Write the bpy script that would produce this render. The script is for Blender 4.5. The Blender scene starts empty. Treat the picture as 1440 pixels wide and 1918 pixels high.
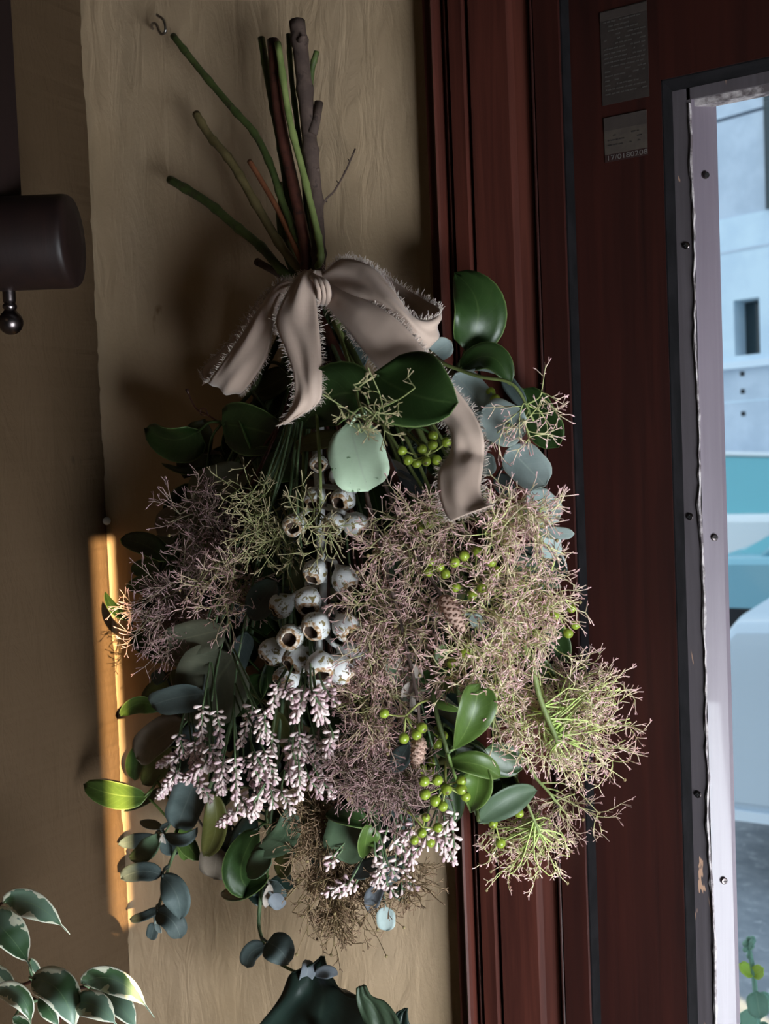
import bpy, bmesh, math, random
from mathutils import Vector, Matrix, Quaternion

# ------------------------------------------------------------------ camera, sky, sun, lamps, exposure
SC = bpy.context.scene
COL = SC.collection
FPX = 2000.0                      # focal length in pixels of the 1440 px wide frame
YAW, PITCH, ROLL = math.radians(30.76), math.radians(-2.58), math.radians(-2.32)
CAM = Vector((0.0, -0.62, 1.5))
FWD = Vector((-math.sin(YAW)*math.cos(PITCH), math.cos(YAW)*math.cos(PITCH), math.sin(PITCH)))
_r = FWD.cross(Vector((0, 0, 1))).normalized()
_u = _r.cross(FWD)
RGT = _r*math.cos(ROLL) + _u*math.sin(ROLL)
UPV = -_r*math.sin(ROLL) + _u*math.cos(ROLL)
cd = bpy.data.cameras.new('camera')
cam = bpy.data.objects.new('camera', cd)
COL.objects.link(cam)
cam.matrix_world = Matrix((
    (RGT.x, UPV.x, -FWD.x, CAM.x), (RGT.y, UPV.y, -FWD.y, CAM.y),
    (RGT.z, UPV.z, -FWD.z, CAM.z), (0, 0, 0, 1)))
cd.sensor_fit = 'HORIZONTAL'
cd.sensor_width = 36.0
cd.lens = 36.0*FPX/1440.0
cd.clip_start = 0.02
cd.clip_end = 200
cd.dof.use_dof = True
cd.dof.focus_distance = 0.66
cd.dof.aperture_fstop = 20.0
SC.camera = cam

W = bpy.data.worlds.new('sky')
SC.world = W
W.use_nodes = True
bg = W.node_tree.nodes['Background']
bg.inputs[0].default_value = (0.76, 0.87, 1.0, 1)
bg.inputs[1].default_value = 1.5

SUN_A, SUN_E = math.radians(42), math.radians(14)
SUN_DIR = Vector((-math.cos(SUN_A)*math.cos(SUN_E), math.sin(SUN_A)*math.cos(SUN_E), -math.sin(SUN_E)))
sl = bpy.data.lights.new('sun', 'SUN')
sl.energy = 36.0
sl.angle = math.radians(0.25)
sl.color = (1.0, 0.70, 0.36)
sun = bpy.data.objects.new('sun', sl)
COL.objects.link(sun)
sun.rotation_mode = 'QUATERNION'
sun.rotation_quaternion = SUN_DIR.to_track_quat('-Z', 'Y')

WIN_D0, WIN_D1, WIN_Z0, WIN_Z1, XR = 0.35, 1.05, 0.38, 1.08, 1.00      # the side window's opening in wall_right
al = bpy.data.lights.new('window_daylight', 'AREA')
al.shape = 'RECTANGLE'
al.size = WIN_D1 - WIN_D0 - .05
al.size_y = WIN_Z1 - WIN_Z0 - .05
al.energy = 14.5
al.spread = math.radians(95)
al.color = (0.88, 0.95, 1.0)
alo = bpy.data.objects.new('window_daylight', al)
COL.objects.link(alo)
alo.location = (XR - 0.10, -(WIN_D0 + WIN_D1)/2, (WIN_Z0 + WIN_Z1)/2)
alo.rotation_mode = 'QUATERNION'
alo.rotation_quaternion = (Vector((-.10, 0, 1.0)) - alo.location).to_track_quat('-Z', 'Y')

pl = bpy.data.lights.new('warm_fill', 'POINT')  # added warm fill for the upper wall; no such lamp is seen
pl.energy = 1.3
pl.shadow_soft_size = .12
pl.color = (1.0, .76, .48)
plo = bpy.data.objects.new('warm_fill', pl)
COL.objects.link(plo)
plo.location = (-.1, -1.9, 2.1)

SC.view_settings.view_transform = 'Standard'
SC.view_settings.look = 'None'
SC.view_settings.exposure = 0.0
SC.view_settings.gamma = 1.0
SC.view_settings.use_curve_mapping = False
SC.cycles.max_bounces = 8
SC.cycles.transparent_max_bounces = 12

# ------------------------------------------------------------------ helpers: geometry of the place
def ray(px, py):
    return FWD + RGT*((px - 720)/FPX) + UPV*((959 - py)/FPX)

def P(px, py, d):
    """the point d metres in front of the plaster wall (y = -d) seen in direction (px, py)"""
    v = ray(px, py)
    return CAM + v*((-d - CAM.y)/v.y)

def XW(px, d=0.0):
    return P(px, 959, d).x

def dome(px, py):
    q = ((px - 640)/470.0)**2 + ((py - 1130)/640.0)**2
    return 0.022 + 0.085*math.sqrt(max(0.0, 1 - q))

def D(px, py, lay):
    return 0.012 + dome(px, py)*lay

def mmpx(px, py, d):
    p = P(px, py, d)
    return (p - CAM).dot(FWD)/FPX

ORG = {}
def tag(o, label=None, cat=None, group=None, kind=None):
    if label: o['label'] = label
    if cat: o['category'] = cat
    if group: o['group'] = group
    if kind: o['kind'] = kind
    return o

def thing(name, label, cat, loc, group=None):
    o = bpy.data.objects.new(name, None)
    o.empty_display_size = 0.02
    COL.objects.link(o)
    o.location = loc
    ORG[o.name] = Vector(loc)
    return tag(o, label, cat, group)

def mk(name, verts, faces, mat, parent=None, uv=None, smooth=True, tint=None, kind=None, label=None, solid=0.0, mats=None, fm=None):
    org = ORG[parent.name] if parent is not None else Vector((0, 0, 0))
    me = bpy.data.meshes.new(name)
    me.from_pydata([tuple(Vector(v) - org) for v in verts], [], faces)
    if mats:
        for m in mats: me.materials.append(m)
        me.polygons.foreach_set('material_index', fm)
    else:
        me.materials.append(mat)
    if smooth:
        me.polygons.foreach_set('use_smooth', [True]*len(me.polygons))
    if uv is not None:
        ul = me.uv_layers.new(name='UVMap')
        data = []
        for l in me.loops:
            data += uv[l.vertex_index]
        ul.data.foreach_set('uv', data)
    if tint is not None:
        a = me.attributes.new('tint', 'FLOAT', 'POINT')
        a.data.foreach_set('value', tint)
    me.update()
    o = bpy.data.objects.new(name, me)
    COL.objects.link(o)
    if parent is not None:
        o.parent = parent
    ORG[o.name] = org
    if solid:
        s = o.modifiers.new('thickness', 'SOLIDIFY')
        s.thickness = solid
        s.offset = 0
    if kind: o['kind'] = kind
    if label: o['label'] = label
    return o

def inst(name, me, mat4, parent):
    """place shared mesh data as a part of parent (world matrix mat4)"""
    o = bpy.data.objects.new(name, me)
    COL.objects.link(o)
    o.parent = parent
    ORG[o.name] = ORG[parent.name]
    o.matrix_local = Matrix.Translation(-ORG[parent.name]) @ mat4
    return o

class MB:
    def __init__(self):
        self.v, self.f, self.t, self.m = [], [], [], []
    def box(self, a, b, mi=0):
        n = len(self.v)
        for x in (a[0], b[0]):
            for y in (a[1], b[1]):
                for z in (a[2], b[2]):
                    self.v.append((x, y, z))
        for q in ((0,1,3,2),(4,6,7,5),(0,4,5,1),(2,3,7,6),(0,2,6,4),(1,5,7,3)):
            self.f.append(tuple(n + i for i in q))
            self.m.append(mi)
    def prism(self, prof, z0, z1, mi=0):
        """vertical extrusion of a closed (x, y) profile"""
        n, k = len(self.v), len(prof)
        for z in (z0, z1):
            for p in prof: self.v.append((p[0], p[1], z))
        for i in range(k):
            j = (i+1) % k
            self.f.append((n+i, n+j, n+k+j, n+k+i)); self.m.append(mi)
        self.f.append(tuple(n+i for i in range(k))[::-1]); self.m.append(mi)
        self.f.append(tuple(n+k+i for i in range(k))); self.m.append(mi)
    def tube(self, pts, rad, sides=8, t0=0.0, t1=None, cap=True, mi=0):
        n0 = len(self.v)
        k = len(pts)
        if t1 is None: t1 = t0
        prev = None
        for i, p in enumerate(pts):
            a = pts[max(i-1, 0)]; b = pts[min(i+1, k-1)]
            tn = (b - a)
            if tn.length < 1e-9: tn = Vector((0, 0, 1))
            tn.normalize()
            if prev is None:
                s = tn.orthogonal().normalized()
            else:
                s = prev - tn*prev.dot(tn)
                s = s.normalized() if s.length > 1e-6 else tn.orthogonal().normalized()
            prev = s
            b2 = tn.cross(s)
            r = rad[i] if isinstance(rad, (list, tuple)) else rad
            for j in range(sides):
                an = 2*math.pi*j/sides
                self.v.append(p + (s*math.cos(an) + b2*math.sin(an))*r)
                self.t.append(t0 + (t1 - t0)*i/max(1, k-1))
        for i in range(k-1):
            for j in range(sides):
                a = n0 + i*sides + j; b = n0 + i*sides + (j+1) % sides
                self.f.append((a, b, b + sides, a + sides)); self.m.append(mi)
        if cap:
            self.f.append(tuple(n0 + j for j in range(sides))[::-1]); self.m.append(mi)
            self.f.append(tuple(n0 + (k-1)*sides + j for j in range(sides))); self.m.append(mi)
    def lathe(self, prof, seg, mat4, mi=0, mis=None):
        """prof: (radius, height) along local +Z"""
        n0 = len(self.v)
        for r, h in prof:
            for j in range(seg):
                an = 2*math.pi*j/seg
                self.v.append(mat4 @ Vector((r*math.cos(an), r*math.sin(an), h)))
        for i in range(len(prof)-1):
            for j in range(seg):
                a = n0 + i*seg + j; b = n0 + i*seg + (j+1) % seg
                self.f.append((a, b, b+seg, a+seg)); self.m.append(mis[i] if mis else mi)
        self.f.append(tuple(n0+j for j in range(seg))[::-1]); self.m.append(mis[0] if mis else mi)
        self.f.append(tuple(n0+(len(prof)-1)*seg+j for j in range(seg))); self.m.append(mis[-1] if mis else mi)
    def build(self, name, mat, parent=None, **k):
        if len(self.t) != len(self.v): self.t = None
        if k.get('mats'):
            k['fm'] = self.m
        return mk(name, self.v, self.f, mat, parent, tint=self.t, **k)

def spline(pts, n=6):
    """Catmull-Rom through pts"""
    if len(pts) < 3:
        return [pts[0].lerp(pts[-1], i/n) for i in range(n+1)]
    out = []
    q = [pts[0]*2 - pts[1]] + list(pts) + [pts[-1]*2 - pts[-2]]
    for i in range(1, len(q)-2):
        p0, p1, p2, p3 = q[i-1], q[i], q[i+1], q[i+2]
        for j in range(n):
            t = j/n
            out.append(0.5*((2*p1) + (p2-p0)*t + (2*p0 - 5*p1 + 4*p2 - p3)*t*t + (-p0 + 3*p1 - 3*p2 + p3)*t**3))
    out.append(pts[-1])
    return out

# ------------------------------------------------------------------ materials
def mat(name, base, rough=0.6, spec=0.5, metal=0.0, coat=0.0):
    m = bpy.data.materials.new(name)
    m.use_nodes = True
    b = m.node_tree.nodes['Principled BSDF']
    b.inputs['Base Color'].default_value = (*base, 1)
    b.inputs['Roughness'].default_value = rough
    b.inputs['Specular IOR Level'].default_value = spec
    b.inputs['Metallic'].default_value = metal
    b.inputs['Coat Weight'].default_value = coat
    return m

class N:
    """tiny node-graph writer"""
    def __init__(self, m):
        self.nt = m.node_tree
        self.b = self.nt.nodes.get('Principled BSDF')
    def new(self, t, **k):
        n = self.nt.nodes.new(t)
        for a, v in k.items(): setattr(n, a, v)
        return n
    def link(self, a, b): self.nt.links.new(a, b)
    def coords(self, kind='Object', scale=(1, 1, 1)):
        tc = self.new('ShaderNodeTexCoord'); mp = self.new('ShaderNodeMapping')
        mp.inputs['Scale'].default_value = scale
        self.link(tc.outputs[kind], mp.inputs[0])
        return mp.outputs[0]
    def noise(self, vec, scale, detail=4, rough=0.55, dist=0.0):
        n = self.new('ShaderNodeTexNoise')
        n.inputs['Scale'].default_value = scale
        n.inputs['Detail'].default_value = detail
        n.inputs['Roughness'].default_value = rough
        n.inputs['Distortion'].default_value = dist
        if vec is not None: self.link(vec, n.inputs['Vector'])
        return n.outputs['Fac']
    def ramp(self, fac, stops):
        r = self.new('ShaderNodeValToRGB')
        e = r.color_ramp.elements
        while len(e) < len(stops): e.new(0.5)
        for i, (p, c) in enumerate(stops):
            e[i].position = p
            e[i].color = (*c, 1) if len(c) == 3 else c
        self.link(fac, r.inputs[0])
        return r.outputs[0]
    def mix(self, fac, a, b, mode='MIX'):
        m = self.new('ShaderNodeMix', data_type='RGBA', blend_type=mode)
        for s, v in ((m.inputs[0], fac), (m.inputs[6], a), (m.inputs[7], b)):
            if isinstance(v, (int, float)): s.default_value = v
            elif isinstance(v, tuple): s.default_value = (*v, 1)
            else: self.link(v, s)
        return m.outputs[2]
    def math(self, op, a, b=None):
        m = self.new('ShaderNodeMath', operation=op)
        for s, v in zip(m.inputs, (a, b)):
            if v is None: continue
            if isinstance(v, (int, float)): s.default_value = v
            else: self.link(v, s)
        return m.outputs[0]
    def bump(self, h, strength=0.3, dist=0.002, prev=None):
        b = self.new('ShaderNodeBump')
        b.inputs['Strength'].default_value = strength
        b.inputs['Distance'].default_value = dist
        self.link(h, b.inputs['Height'])
        if prev is not None: self.link(prev, b.inputs['Normal'])
        return b.outputs[0]
    def base(self, c): self.link(c, self.b.inputs['Base Color'])
    def rough(self, c): self.link(c, self.b.inputs['Roughness'])
    def normal(self, c): self.link(c, self.b.inputs['Normal'])

def plaster_mat(nm='ochre_plaster', k=1.0, tn=(1, 1, 1)):
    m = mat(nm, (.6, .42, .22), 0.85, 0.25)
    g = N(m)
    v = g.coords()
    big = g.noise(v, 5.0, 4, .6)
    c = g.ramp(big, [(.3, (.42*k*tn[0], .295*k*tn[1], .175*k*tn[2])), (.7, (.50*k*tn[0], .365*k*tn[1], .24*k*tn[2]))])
    sp = g.noise(g.coords(scale=(1, 1, .45)), 42, 3, .6)
    c = g.mix(g.ramp(sp, [(.70, (0, 0, 0)), (.77, (1, 1, 1))]), c, (.27*k, .17*k, .085*k))
    g.base(c)
    tro = g.noise(g.coords(scale=(2.2, 2.2, .7)), 26, 6, .62, .8)
    fine = g.noise(v, 220, 3, .6)
    wide = g.noise(v, 9, 3, .5)
    n1 = g.bump(wide, .35, .02)
    n2 = g.bump(tro, .38, .005, n1)
    g.normal(g.bump(fine, .18, .001, n2))
    return m

def wood_mat(name, c0, c1, rough=.38, chips=None, chip_t=.7, coat=.15, spec=.5):
    m = mat(name, c0, rough, spec, coat=coat)
    g = N(m)
    gr = g.noise(g.coords(scale=(1, 1, .035)), 120, 6, .65, .4)
    c = g.ramp(gr, [(.35, c0), (.65, c1)])
    blot = g.noise(g.coords(scale=(1, 1, .4)), 9, 3, .5)
    c = g.mix(g.ramp(blot, [(.4, (0, 0, 0)), (.75, (.6, .6, .6))]), c, tuple(x*1.5 for x in c1))
    if chips:
        ch = g.noise(g.coords(scale=(1, 1, .16)), 75, 4, .7, .6)
        c = g.mix(g.ramp(ch, [(chip_t, (0, 0, 0)), (chip_t+.02, (1, 1, 1))]), c, chips)
    g.base(c)
    g.normal(g.bump(gr, .18, .0008))
    return m

def leaf_mat(name, c0, c1, back, rib=(.3, .4, .2), rough=.35, spec=.5, spots=None, trans=.12, edge=None):
    m = mat(name, c0, rough, spec)
    g = N(m)
    oi = g.new('ShaderNodeObjectInfo')
    v = g.coords(scale=(1, 1, 1))
    n = g.noise(v, 45, 4, .6)
    c = g.ramp(n, [(.3, c0), (.7, c1)])
    hs = g.new('ShaderNodeHueSaturation')
    g.link(c, hs.inputs['Color'])
    g.link(g.math('ADD', g.math('MULTIPLY', oi.outputs['Random'], .5), .75), hs.inputs['Value'])
    c = hs.outputs[0]
    geo = g.new('ShaderNodeNewGeometry')
    c = g.mix(geo.outputs['Backfacing'], c, back)
    tc = g.new('ShaderNodeTexCoord')
    sx = g.new('ShaderNodeSeparateXYZ')
    g.link(tc.outputs['UV'], sx.inputs[0])
    ax = g.math('ABSOLUTE', g.math('SUBTRACT', sx.outputs[0], .5))
    c = g.mix(g.ramp(ax, [(.0, (.7, .7, .7)), (.03, (0, 0, 0))]), c, rib)
    # side veins: thin lines that leave the midrib at an angle
    w = g.math('FRACT', g.math('MULTIPLY', g.math('SUBTRACT', sx.outputs[1], g.math('MULTIPLY', ax, .55)), 8.0))
    vein = g.ramp(g.math('ABSOLUTE', g.math('SUBTRACT', w, .5)), [(.0, (.22, .22, .22)), (.07, (0, 0, 0))])
    c = g.mix(vein, c, rib)
    if edge:
        c = g.mix(g.ramp(ax, [(.475, (0, 0, 0)), (.492, (.8, .8, .8))]), c, edge)
    if spots:
        s = g.noise(v, 170, 3, .6)
        c = g.mix(g.ramp(s, [(.66, (0, 0, 0)), (.72, (1, 1, 1))]), c, spots)
    g.base(c)
    g.normal(g.bump(g.noise(v, 130, 3, .6), .22, .0012))
    if trans:
        tb = g.new('ShaderNodeBsdfTranslucent')
        g.link(c, tb.inputs['Color'])
        mx = g.new('ShaderNodeMixShader')
        mx.inputs[0].default_value = trans
        out = g.nt.nodes['Material Output']
        g.link(g.b.outputs[0], mx.inputs[1]); g.link(tb.outputs[0], mx.inputs[2])
        g.link(mx.outputs[0], out.inputs[0])
    return m

def tint_mat(name, stops, rough=.7, trans=.0):
    m = mat(name, stops[0][1], rough, .3)
    g = N(m)
    a = g.new('ShaderNodeAttribute', attribute_name='tint')
    c = g.ramp(a.outputs['Fac'], stops)
    n = g.noise(g.coords(), 160, 2, .5)
    g.base(g.mix(g.ramp(n, [(.3, (0, 0, 0)), (.8, (.5, .5, .5))]), c, tuple(x*.7 for x in stops[-1][1])))
    return m

def mottle_mat(name, c0, c1, scale, rough=.6, spec=.4, third=None, bump=.2, t=(.4, .6), tt=(.56, .64)):
    m = mat(name, c0, rough, spec)
    g = N(m)
    v = g.coords()
    n = g.noise(v, scale, 5, .6)
    c = g.ramp(n, [(t[0], c0), (t[1], c1)])
    if third:
        k = g.noise(v, scale*1.7, 4, .65, .5)
        c = g.mix(g.ramp(k, [(tt[0], (0, 0, 0)), (tt[1], (1, 1, 1))]), c, third)
    g.base(c)
    if bump: g.normal(g.bump(n, bump, .001))
    return m

M = {}
M['plaster'] = plaster_mat(k=.92)
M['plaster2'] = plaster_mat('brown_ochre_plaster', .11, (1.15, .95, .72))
M['room'] = mottle_mat('dark_room_paint', (.10, .085, .07), (.13, .11, .09), 4, .9, .2)
M['floor'] = wood_mat('floor_boards', (.10, .06, .04), (.16, .09, .05), .5)
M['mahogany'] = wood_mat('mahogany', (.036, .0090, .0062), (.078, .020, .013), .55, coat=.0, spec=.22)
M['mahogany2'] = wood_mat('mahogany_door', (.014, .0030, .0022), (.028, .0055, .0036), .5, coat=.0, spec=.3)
M['wenge'] = wood_mat('black_brown_wood', (.007, .0035, .0035), (.013, .006, .005), .5, coat=.0, spec=.3)
M['black'] = mottle_mat('matte_black', (.004, .0035, .004), (.008, .007, .008), 60, .85, .12)
M['greypaint'] = wood_mat('worn_grey_brown_paint', (.055, .045, .050), (.085, .072, .080), .5, chips=(.45, .27, .18), chip_t=.62)
M['mauve'] = wood_mat('mauve_paint', (.125, .100, .122), (.165, .134, .160), .45, chips=(.60, .56, .60), chip_t=.72)
M['peel'] = mottle_mat('peeling_paint', (.46, .41, .41), (.10, .08, .085), 120, .7)
M['steel'] = mat('dull_steel', (.28, .26, .25), .38, .5, 1.0)
M['darksteel'] = mat('dark_steel', (.12, .10, .10), .3, .5, 1.0)
M['slot'] = mat('screw_slot', (.01, .01, .01), .8)
M['smilax'] = leaf_mat('glossy_green_leaf', (.014, .032, .008), (.026, .056, .014), (.060, .105, .055), (.060, .10, .03), .38, .4, edge=(.13, .19, .06))
M['smilaxl'] = leaf_mat('light_green_leaf', (.050, .095, .016), (.080, .14, .026), (.10, .16, .07), (.15, .22, .06), .42, .4, edge=(.22, .30, .10))
M['olive'] = leaf_mat('olive_leaf', (.055, .060, .012), (.085, .082, .018), (.09, .10, .035), (.12, .12, .05), .5)
M['silver'] = leaf_mat('silver_blue_leaf', (.28, .36, .35), (.44, .52, .50), (.33, .39, .37), (.40, .46, .42), .68, .25, edge=(.42, .46, .40))
M['mint'] = leaf_mat('pale_mint_leaf', (.40, .52, .36), (.50, .62, .46), (.4, .5, .36), (.46, .56, .42), .5, .4, spots=(.12, .2, .1))
M['bluegrey'] = leaf_mat('blue_grey_leaf', (.055, .078, .075), (.095, .125, .122), (.13, .16, .16), (.15, .18, .165), .6, .3)
M['lilacleaf'] = leaf_mat('lilac_grey_leaf', (.13, .15, .175), (.20, .22, .245), (.18, .2, .22), (.24, .26, .26), .65, .25)
M['drab'] = leaf_mat('drab_grey_leaf', (.12, .13, .088), (.19, .19, .13), (.17, .17, .12), (.21, .21, .14), .7, .25)
M['brownleaf'] = leaf_mat('brown_grey_leaf', (.16, .13, .10), (.22, .18, .14), (.2, .17, .13), (.26, .22, .17), .7, .3)
M['dried'] = leaf_mat('dried_beige_leaf', (.32, .27, .23), (.42, .37, .33), (.38, .33, .28), (.45, .4, .36), .7, .3)
M['darkleaf'] = leaf_mat('dark_blue_green_leaf', (.010, .020, .016), (.018, .034, .026), (.025, .042, .034), (.028, .045, .034), .34, .5)
M['midleaf'] = leaf_mat('mid_green_thick_leaf', (.045, .078, .042), (.078, .115, .066), (.07, .11, .06), (.1, .14, .085), .5, .35)
M['berry'] = mottle_mat('green_berry', (.20, .27, .022), (.28, .36, .045), 1.5, .30, .5, bump=0)
M['berrytip'] = mat('berry_tip', (.10, .08, .02), .6)
M['berrystalk'] = mat('berry_stalk', (.30, .33, .09), .5)
M['gstem'] = mottle_mat('green_stem', (.042, .062, .016), (.070, .095, .026), 60, .55, .4, third=(.045, .040, .018))
M['lgstem'] = mottle_mat('light_green_stem', (.13, .17, .05), (.19, .23, .075), 60, .55, .4)
M['thinstem'] = mottle_mat('thin_grey_green_stem', (.075, .125, .055), (.12, .18, .085), 60, .5, .4)
M['bark'] = mottle_mat('grey_brown_bark', (.060, .040, .033), (.095, .064, .052), 50, .8, .2, third=(.035, .024, .020), bump=.6)
M['redbark'] = mottle_mat('dark_red_bark', (.050, .014, .010), (.085, .028, .018), 70, .5, .4, third=(.03, .012, .01))
M['oliveb'] = mottle_mat('olive_bark', (.10, .078, .030), (.15, .115, .05), 60, .6, .3)
M['rust'] = mottle_mat('rust_bark', (.16, .055, .024), (.23, .085, .04), 60, .6, .3)
M['cutwood'] = mat('cut_wood', (.30, .22, .13), .8)
M['whitestem'] = mottle_mat('chalky_white_stem', (.42, .42, .41), (.58, .58, .57), 60, .75, .2)
M['gumnut'] = mottle_mat('chalky_gumnut', (.60, .61, .61), (.74, .74, .73), 1.15, .72, .25, third=(.20, .155, .065), bump=.3, tt=(.54, .60))
M['gumin'] = mottle_mat('gumnut_hollow', (.045, .028, .020), (.085, .052, .036), 3, .8, .2)
M['gumrim'] = mottle_mat('gumnut_rim', (.30, .17, .08), (.62, .54, .46), 2.4, .75, .2, t=(.45, .55))
M['bud'] = mottle_mat('pink_bud', (.70, .53, .51), (.80, .68, .66), 2, .55, .3, bump=0)
M['cone'] = mottle_mat('cone_scale', (.34, .20, .15), (.54, .38, .31), 2, .75, .2, bump=0)
M['ribbon'] = None
SMK = {
 'cream': tint_mat('smoke_cream', [(0, (.36, .54, .11)), (.4, (.64, .72, .26)), (.72, (.84, .66, .50)), (1, (.86, .52, .56))]),
 'pink':  tint_mat('smoke_pink',  [(0, (.24, .32, .09)), (.4, (.42, .42, .18)), (.7, (.52, .37, .29)), (1, (.60, .36, .37))]),
 'mauve': tint_mat('smoke_mauve', [(0, (.18, .21, .08)), (.4, (.28, .23, .15)), (.75, (.36, .24, .22)), (1, (.44, .27, .28))]),
 'brown': tint_mat('smoke_brown', [(0, (.17, .13, .05)), (.5, (.23, .16, .08)), (1, (.31, .20, .13))]),
 'green': tint_mat('smoke_green', [(0, (.19, .27, .08)), (.5, (.33, .35, .15)), (1, (.46, .36, .23))]),
}

def ribbon_mat():
    m = mat('raw_silk_ribbon', (.46, .35, .30), .62, .3)
    g = N(m)
    b = g.b
    b.inputs['Sheen Weight'].default_value = .25
    v = g.coords()
    a = g.noise(g.coords(scale=(1, 1, .06)), 700, 2, .5)
    c = g.noise(g.coords(scale=(.06, .06, 1)), 700, 2, .5)
    w = g.math('ADD', a, c)
    big = g.noise(v, 24, 3, .5)
    g.base(g.mix(g.ramp(big, [(.3, (0, 0, 0)), (.7, (1, 1, 1))]), (.47, .345, .28), (.55, .415, .34)))
    n1 = g.bump(big, .25, .01)
    g.normal(g.bump(w, .12, .0006, n1))
    return m
M['ribbon'] = ribbon_mat()
M['fringe'] = mat('frayed_thread', (.66, .56, .50), .7, .2)
M['rail'] = M['wenge']

def ficus_mat():
    m = mat('variegated_leaf', (.1, .2, .1), .38, .45)
    g = N(m)
    tc = g.new('ShaderNodeTexCoord'); sx = g.new('ShaderNodeSeparateXYZ')
    g.link(tc.outputs['UV'], sx.inputs[0])
    ax = g.math('ABSOLUTE', g.math('SUBTRACT', sx.outputs[0], .5))
    v = g.coords()
    n = g.noise(v, 55, 3, .6, .4)
    k = g.math('ADD', ax, g.math('MULTIPLY', g.math('SUBTRACT', n, .5), 1.1))
    green = g.ramp(g.noise(v, 34, 2, .5), [(.42, (.060, .125, .055)), (.52, (.15, .235, .17))])
    c = g.mix(g.ramp(k, [(.36, (0, 0, 0)), (.375, (1, 1, 1))]), green, (.74, .74, .58))
    c = g.mix(g.ramp(ax, [(.468, (0, 0, 0)), (.478, (1, 1, 1))]), c, (.78, .78, .64))
    c = g.mix(g.ramp(ax, [(.0, (.8, .8, .8)), (.022, (0, 0, 0))]), c, (.2, .3, .16))
    g.base(c)
    g.normal(g.bump(g.noise(v, 90, 3), .12, .001))
    return m
M['ficus'] = ficus_mat()

def glass_mat():
    m = bpy.data.materials.new('window_glass')
    m.use_nodes = True
    nt = m.node_tree
    nt.nodes.clear()
    out = nt.nodes.new('ShaderNodeOutputMaterial')
    tr = nt.nodes.new('ShaderNodeBsdfTransparent'); tr.inputs[0].default_value = (.93, .98, .99, 1)
    gl = nt.nodes.new('ShaderNodeBsdfGlossy'); gl.inputs['Roughness'].default_value = .02
    fr = nt.nodes.new('ShaderNodeFresnel'); fr.inputs[0].default_value = 1.45
    mx = nt.nodes.new('ShaderNodeMixShader')
    nt.links.new(fr.outputs[0], mx.inputs[0]); nt.links.new(tr.outputs[0], mx.inputs[1]); nt.links.new(gl.outputs[0], mx.inputs[2])
    nt.links.new(mx.outputs[0], out.inputs[0])
    return m
M['glass'] = glass_mat()

# ------------------------------------------------------------------ the setting
rnd = random.Random(7)
XC = XW(205)                                  # inner corner of the two plaster walls
X_CAS, X_GRV, X_BRD, X_GAP = XW(826, .012), XW(906, .012), XW(1022, .014), XW(1077, .014)
X_ST0, X_ST1 = XW(1086, 0), XW(1260, 0)
DOOR_W = 0.86
ZC = 2.62
def struct(name, mb, m, **k):
    o = mb.build(name, m, smooth=False, **k)
    o['kind'] = 'structure'
    return o

# back wall: base slab and a thick, ragged coat of plaster that stops short of the door casing
b = MB()
b.box((XC - .1, 0.002, 0), (X_CAS + .05, .12, ZC))
n = len(b.v)
zs = [i*ZC/700 for i in range(701)]
jag = []
j = 0.0
for z in zs:
    j = .86*j + rnd.uniform(-.0006, .0006)
    jag.append(X_CAS - .0016 + j + .0008*math.sin(z*31))
for z, x in zip(zs, jag):
    b.v += [(XC - .02, -.0002, z), (x - .004, -.0002, z), (x, .0018, z), (x, .004, z)]
for i in range(700):
    for q in range(3):
        a = n + i*4 + q
        b.f.append((a, a+1, a+5, a+4)); b.m.append(0)
wb = struct('wall_back', b, M['plaster'])

# left wall: its corner edge is lumpy, with a crack towards the back wall
b = MB()
b.box((XC - .12, -.60, 0), (XC - .004, 0.05, ZC))
n = len(b.v)
jag2 = []
j = 0.0
for z in zs:
    j = .9*j + rnd.uniform(-.0007, .0007)
    jag2.append(j)
for z, jj in zip(zs, jag2):
    b.v += [(XC, -.6, z), (XC + .3*jj, -.03, z), (XC + .0005 + jj, -.0035 - abs(jj)*.6, z), (XC - .004, -.0005, z)]
for i in range(700):
    for q in range(3):
        a = n + i*4 + q
        b.f.append((a, a+4, a+5, a+1)); b.m.append(0)
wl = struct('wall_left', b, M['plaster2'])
b = MB(); b.box((XC - .12, -3.0, 0), (XC, -.6, ZC)); struct('wall_left_far', b, M['room'])

# rest of the room (behind and beside the camera): right wall with a window and an added slit that shapes the sun strip
b = MB()
def wall_holes(b, x0, x1, d0, d1, z0, z1, holes):
    ds = sorted({d0, d1, *[h[0] for h in holes], *[h[1] for h in holes]})
    for a, c in zip(ds[:-1], ds[1:]):
        hs = sorted([(h[2], h[3]) for h in holes if h[0] <= a and h[1] >= c])
        z = z0
        for (u, w) in hs:
            if u > z: b.box((x0, -c, z), (x1, -a, u))
            z = w
        if z < z1: b.box((x0, -c, z), (x1, -a, z1))
L_ = XR - XC
SL_D = L_*math.tan(SUN_A)
SL_Z = L_/math.cos(SUN_A)*math.tan(SUN_E)
SLIT = (SL_D + .001, SL_D + .046, P(240, 1850, 0).z + .055 + SL_Z, P(206, 985, 0).z + SL_Z)
wall_holes(b, XR, XR + .03, -.0, 3.0, 0, ZC, [(WIN_D0, WIN_D1, WIN_Z0, WIN_Z1), SLIT])
struct('wall_right', b, M['room'])
b = MB(); b.box((XC - .12, -3.1, 0), (XR + .1, -3.0, ZC)); struct('wall_front', b, M['room'])
b = MB(); b.box((XC - .12, -3.1, ZC), (XR + .1, .12, ZC + .1)); struct('ceiling', b, M['room'])
b = MB(); b.box((XC - .12, -3.1, -.06), (XR + .1, .12, 0)); struct('floor', b, M['floor'])
X_DR = X_ST0 + DOOR_W
b = MB()
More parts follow.
